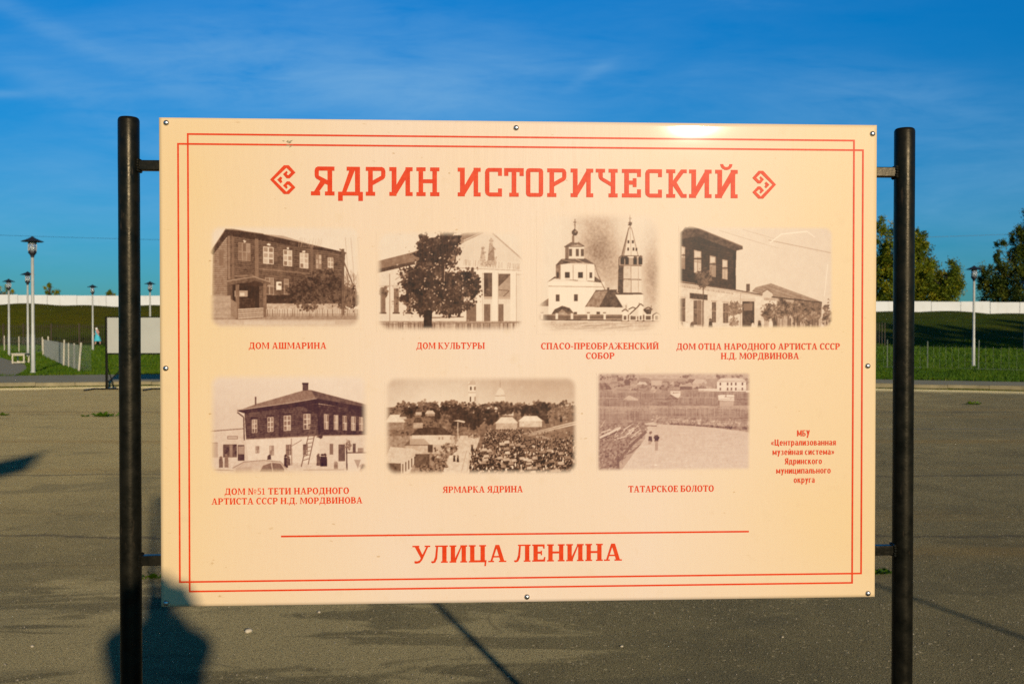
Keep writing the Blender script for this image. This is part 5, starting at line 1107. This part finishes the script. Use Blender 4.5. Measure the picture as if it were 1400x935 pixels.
for x, y, h, t in ((150, 635, 70, .35), (186, 635, 88, .45), (466, 586, 28, .2), (576, 640, 85, .14), (592, 625, 60, .3), (790, 628, 78, .3), (815, 632, 82, .10), (834, 632, 80, .12), (905, 650, 45, .45)): p.P([(x - 13, y), (x - 12, y - h * .78), (x + 12, y - h * .78), (x + 13, y)], t, 1, .04); p.F(x, y - h * .88, 7, 8, 10, max(.1, t - .1), t + .1, 6)
p.P([(225, 680), (235, 630), (300, 600), (430, 590), (540, 600), (600, 660), (700, 690), (225, 690)], .74, 1, .02); p.L([(225, 640), (300, 600), (430, 590), (540, 600), (580, 650)], 5, .5); p.P([(405, 665), (425, 625), (480, 606), (540, 612), (565, 650), (560, 668)], .42, 1, .05); p.L([(480, 604), (490, 670)], 6, .75); p.L([(100, 650), (230, 655)], 6, .55); p.L([(690, 655), (960, 655)], 5, .55); p.P([(250, 640), (350, 630), (350, 670), (240, 675)], .66)
p.B(975, 548, 1122, 690, .86); p.L([(975, 545), (1122, 545)], 7, .3); p.L([(975, 480), (978, 660)], 8, .2); p.F(985, 500, 22, 30, 40, .25, .6, 7); p.P([(1025, 590), (1070, 590), (1050, 650)], .6); p.F(1085, 640, 20, 24, 40, .35, .65, 9); p.F(1085, 640, 10, 12, 16, .2, .3, 7)
p.build('printed_picture', 0, 1)

# 6 panorama of the fair
p = Pic((515, 505, 800, 690), 1400, (50, 42, 1352, 706), 6, 45, 80, 3.6, .72)
p.T += .14 * np.exp(-((p.X - 420) / 420) ** 2) + .10 * np.clip((p.Y - 60) / 180, 0, 1) - .06; p.B(50, 250, 1352, 470, .42, 1, .06)
p.B(50, 440, 1352, 710, .55, 1, .05); p.P([(560, 440), (690, 440), (640, 710), (430, 710), (470, 600)], .80, 1, .04, .06); p.P([(1100, 440), (1352, 380), (1352, 480), (1180, 470)], .42, 1, .05); p.P([(930, 440), (1352, 345), (1352, 372), (1000, 452)], .78, 1, .04)
p.B(612, 85, 672, 270, .90); p.P([(608, 105), (640, 62), (675, 105)], .72); p.L([(640, 65), (640, 42)], 4, .6); p.B(622, 116, 633, 140, .22); p.B(650, 116, 660, 140, .4); p.B(620, 182, 630, 216, .22); p.B(652, 182, 660, 214, .55); p.L([(608, 155), (678, 155)], 5, .66); p.B(660, 85, 678, 270, .80); p.B(592, 240, 690, 290, .88)
p.P([(790, 175), (806, 145), (825, 120), (848, 145), (858, 175), (860, 235), (790, 235)], .86); p.L([(825, 125), (825, 70)], 5, .62); p.L([(790, 178), (860, 176)], 5, .6); p.P([(720, 270), (770, 235), (910, 240), (915, 310), (720, 300)], .86, 1, .04)
for k in range(70): p.F(p.r.uniform(60, 1340), 258 + p.r.uniform(-30, 20), 30, 20, 22, .10, .45, 8)
for k in range(40): p.F(p.r.uniform(60, 600), p.r.uniform(270, 440), 34, 22, 18, .10, .5, 8)
for q in ((380, 310, 90, 45, 300), (560, 330, 110, 60, 420), (640, 320, 80, 70, 420), (760, 320, 70, 55, 260), (1110, 290, 70, 60, 420), (1010, 280, 80, 40, 220), (500, 270, 90, 30, 200), (230, 280, 60, 40, 150), (850, 280, 60, 30, 120)): p.F(*q, .06, .26, 11)
p.F(1240, 300, 90, 50, 300, .3, .62, 9); p.F(130, 350, 90, 60, 200, .25, .6, 10)
for x0, y0, x1, yr, yb, tr, tw in ((55, 300, 190, 345, 400, .85, .5), (150, 290, 200, 310, 330, .3, .75), (220, 385, 510, 432, 500, .22, .82), (180, 460, 360, 500, 560, .35, .72), (790, 320, 948, 355, 400, .86, .7), (945, 312, 1115, 342, 385, .90, .78), (240, 320, 310, 350, 390, .28, .65), (255, 262, 300, 280, 305, .3, .7), (320, 272, 390, 290, 310, .78, .55)):
    p.P([(x0 + (x1 - x0) * .05, yr), (x1 - (x1 - x0) * .05, yr), (x1 - (x1 - x0) * .05, yb), (x0 + (x1 - x0) * .05, yb)], tw, 1, .05); p.P([(x0, yr + 4), (x0 + (x1 - x0) * .25, y0), (x1 - (x1 - x0) * .25, y0), (x1, yr + 4)], tr, 1, .03)
for x in (410, 432, 488, 510): p.B(x, 448, x + 12, 466, .2)
p.B(220, 440, 520, 500, .84, .6); p.P([(350, 500), (500, 490), (560, 500), (430, 560), (370, 560)], .8, .7)
p.P([(55, 600), (90, 512), (240, 525), (285, 545), (160, 622), (55, 618)], .80, 1, .03); p.P([(55, 618), (160, 622), (160, 706), (55, 706)], .30, 1, .05); p.P([(160, 622), (285, 548), (250, 620), (215, 690), (160, 700)], .82)
for k in range(5): p.L([(172 + k * 20, 625 - k * 12), (172 + k * 20, 690 - k * 14)], 8, .25)
p.B(255, 560, 350, 650, .28, 1, .05); p.B(340, 500, 372, 550, .2, 1, .03); p.P([(506, 342), (545, 336), (590, 346), (585, 356), (540, 346)], .85); p.L([(540, 350), (542, 465)], 5, .85); p.L([(553, 350), (555, 440)], 4, .3)
for q in ((420, 600, 55, 70, 300), (480, 530, 60, 40, 200), (330, 660, 70, 30, 160), (660, 440, 60, 20, 120)): p.F(*q, .1, .75, 7)
p.P([(700, 420), (1000, 440), (1120, 470), (1330, 480), (1340, 700), (630, 700), (640, 600)], .34, .8, .08)
def crowd(n, f):
    for k in range(n):
        x, y = p.r.uniform(620, 1345), p.r.uniform(395, 700)
        if x < 690 + (y - 440) * -.25 + 30 and y < 520: continue
        if y < 470 - (x - 640) * .02 and x > 1000 and p.r.random() < .75: continue
        if x > 1080 and p.r.random() < .35: continue
        h = 8 + (y - 395) * .035; t = p.r.choice([.05, .08, .12, .18, .4, .8, .95], p=[.27, .25, .17, .1, .06, .08, .07]); wd = h * .32
        p.P([(x - wd, y + h), (x - wd * .8, y), (x + wd * .8, y), (x + wd, y + h)], t); q = p.r.uniform(.1, .8); p.B(x - wd * .5, y - h * .4, x + wd * .5, y + 1, q)
crowd(2600, 1)
for k in range(40): x, y = p.r.uniform(680, 1300), p.r.uniform(470, 680); p.P([(x, y), (x + 34, y - 4), (x + 38, y + 16), (x + 2, y + 20)], p.r.uniform(.5, .92), .9); p.L([(x, y + 20), (x + 36, y + 18)], 5, .15)
for k in range(5): p.L([(960 + k * 6, 440 + k * 4), (1352, 340 + k * 16)], 3.5, p.r.uniform(.3, .5)); 
for x, y in ((516, 598), (540, 602), (636, 530), (1236, 340)): p.P([(x - 8, y + 14), (x - 5, y - 18), (x + 5, y - 18), (x + 9, y + 14)], .1); p.F(x, y - 22, 5, 5, 5, .15, .3, 5)
p.L([(600, 540), (560, 700)], 5, .66); p.L([(620, 560), (600, 700)], 5, .68)
p.build('printed_picture')

# 7 pond below the village fences
p = Pic((800, 495, 1040, 690), 1151, (72, 62, 1088, 712), 7, 30, 30, 3.0, .62)
p.T += .03 * p.noise(30); p.B(72, 62, 1088, 110, .70, 1, .03)
for k in range(24):
    x, y = p.r.uniform(80, 800), p.r.uniform(84, 150); w, h = p.r.uniform(40, 95), p.r.uniform(16, 30); p.P([(x, y + h), (x + w * .9, y + h), (x + w * .9, y + h * 2), (x, y + h * 2)], p.r.uniform(.34, .72), 1, .03); p.P([(x - 6, y + h), (x + w * .2, y), (x + w * .8, y + 2), (x + w, y + h + 2)], p.r.uniform(.35, .8))
for k in range(30): p.F(p.r.uniform(80, 1080), p.r.uniform(88, 180), 36, 14, 16, .32, .6, 8)
for y, t in ((180, .56), (205, .48), (238, .5), (262, .44), (290, .66), (335, .5), (360, .46)): p.B(72, y, 1088, y + 22, t, .75, .04)
for x0, y0, x1, y1, dy, g in ((80, 195, 560, 232, 10, 9), (80, 245, 420, 285, 16, 10), (80, 300, 430, 372, 24, 12), (285, 318, 430, 375, 6, 16), (540, 260, 625, 300, -30, 11), (620, 230, 880, 272, 8, 10), (680, 195, 1085, 232, 2, 9), (470, 300, 1085, 350, 8, 13), (730, 355, 1085, 385, 20, 12)): p.pales(x0, y0, x1, y1, g * .7, .43, .60, dy)
for pts in ([(860, 130), (890, 105), (1030, 108), (1060, 130)],): p.P(pts, .84)
p.B(862, 128, 1055, 192, .93); p.L([(858, 128), (1058, 130)], 4, .6)
for x in (884, 932, 958, 986, 1030): p.B(x - 5, 136, x + 5, 154, .3); p.B(x - 5, 168, x + 5, 186, .34)
p.B(740, 174, 862, 192, .88); p.B(1055, 186, 1088, 200, .88)
p.P([(870, 216), (976, 214), (976, 256), (872, 250)], .93); p.B(880, 254, 972, 288, .70); p.B(916, 216, 926, 232, .55); p.P([(530, 240), (560, 208), (612, 236), (600, 262), (535, 258)], .45, 1, .03); p.P([(556, 190), (622, 188), (622, 218), (606, 238), (556, 208)], .90); p.B(574, 196, 580, 208, .5); p.P([(245, 245), (285, 216), (345, 240), (345, 250)], .74); p.P([(420, 190), (440, 160), (466, 185), (452, 200)], .74); p.B(430, 120, 500, 152, .74)
p.P([(72, 372), (440, 380), (720, 380), (1088, 400), (1088, 470), (720, 420), (400, 420), (72, 440)], .54, 1, .05)
for k in range(60): x = p.r.uniform(440, 1080); p.F(x, 372 + (x - 440) * .075 + p.r.uniform(-14, 12), 26, 14, 10, .42, .74, 7)
for k in range(60): x = p.r.uniform(560, 1080); p.F(x, 405 + (x - 560) * .055, 14, 5, 4, .22, .45, 6)
p.P([(400, 425), (480, 404), (700, 416), (860, 430), (1088, 462), (1088, 712), (230, 712), (320, 590), (390, 500)], .80, 1, .02, .05)
for k in range(170): x, y = p.r.uniform(80, 1060), p.r.uniform(175, 390); l = p.r.uniform(20, 120); p.L([(x, y), (x + l, y + p.r.uniform(-2, 6))], 2.6, p.r.uniform(.3, .74), .6)
for k in range(120): x, y = p.r.uniform(300, 1080), p.r.uniform(440, 700); p.L([(x, y), (x + p.r.uniform(40, 180), y + p.r.uniform(-3, 5))], 5, p.r.uniform(.72, .9), .4)
p.P([(72, 400), (380, 392), (410, 440), (300, 510), (215, 640), (230, 712), (72, 712)], .50, 1, .06)
for k in range(420): x, y = p.r.uniform(76, 400), p.r.uniform(410, 706); (x < 400 - max(0, y - 440) * .75) and p.F(x, y, 8, 5, 2, .28, .68, 6)
for k in range(22): x, y = p.r.uniform(90, 330), p.r.uniform(425, 500); p.L([(x, y), (x + p.r.uniform(20, 70), y - p.r.uniform(10, 45))], 5, p.r.uniform(.68, .92))
p.L([(95, 490), (232, 425)], 13, .86); p.L([(100, 500), (240, 440)], 5, .3); p.L([(220, 640), (300, 540), (400, 450)], 18, .34, .8); p.L([(215, 610), (215, 690)], 16, .3, .7)
for k in range(8): p.L([(250 + k * 8, 610 - k * 3), (330 + k * 5, 560 - k * 4)], 4, .45)
p.P([(386, 400), (440, 390), (470, 405), (420, 424)], .8); p.L([(390, 412), (466, 416)], 5, .36)
for x, y in ((425, 490), (465, 492)): p.P([(x - 13, y + 24), (x - 10, y - 8), (x + 10, y - 8), (x + 13, y + 24)], .22)
p.F(428, 456, 7, 8, 12, .3, .5, 6); p.F(465, 490, 12, 12, 40, .14, .26, 8); p.L([(412, 505), (438, 516)], 7, .3); p.B(456, 512, 476, 575, .52, .7); p.B(412, 516, 432, 535, .55, .7); p.F(460, 670, 10, 4, 6, .85, .95, 6)
p.T = .06 + p.T * .90
p.build('printed_picture', 0, 1.6)
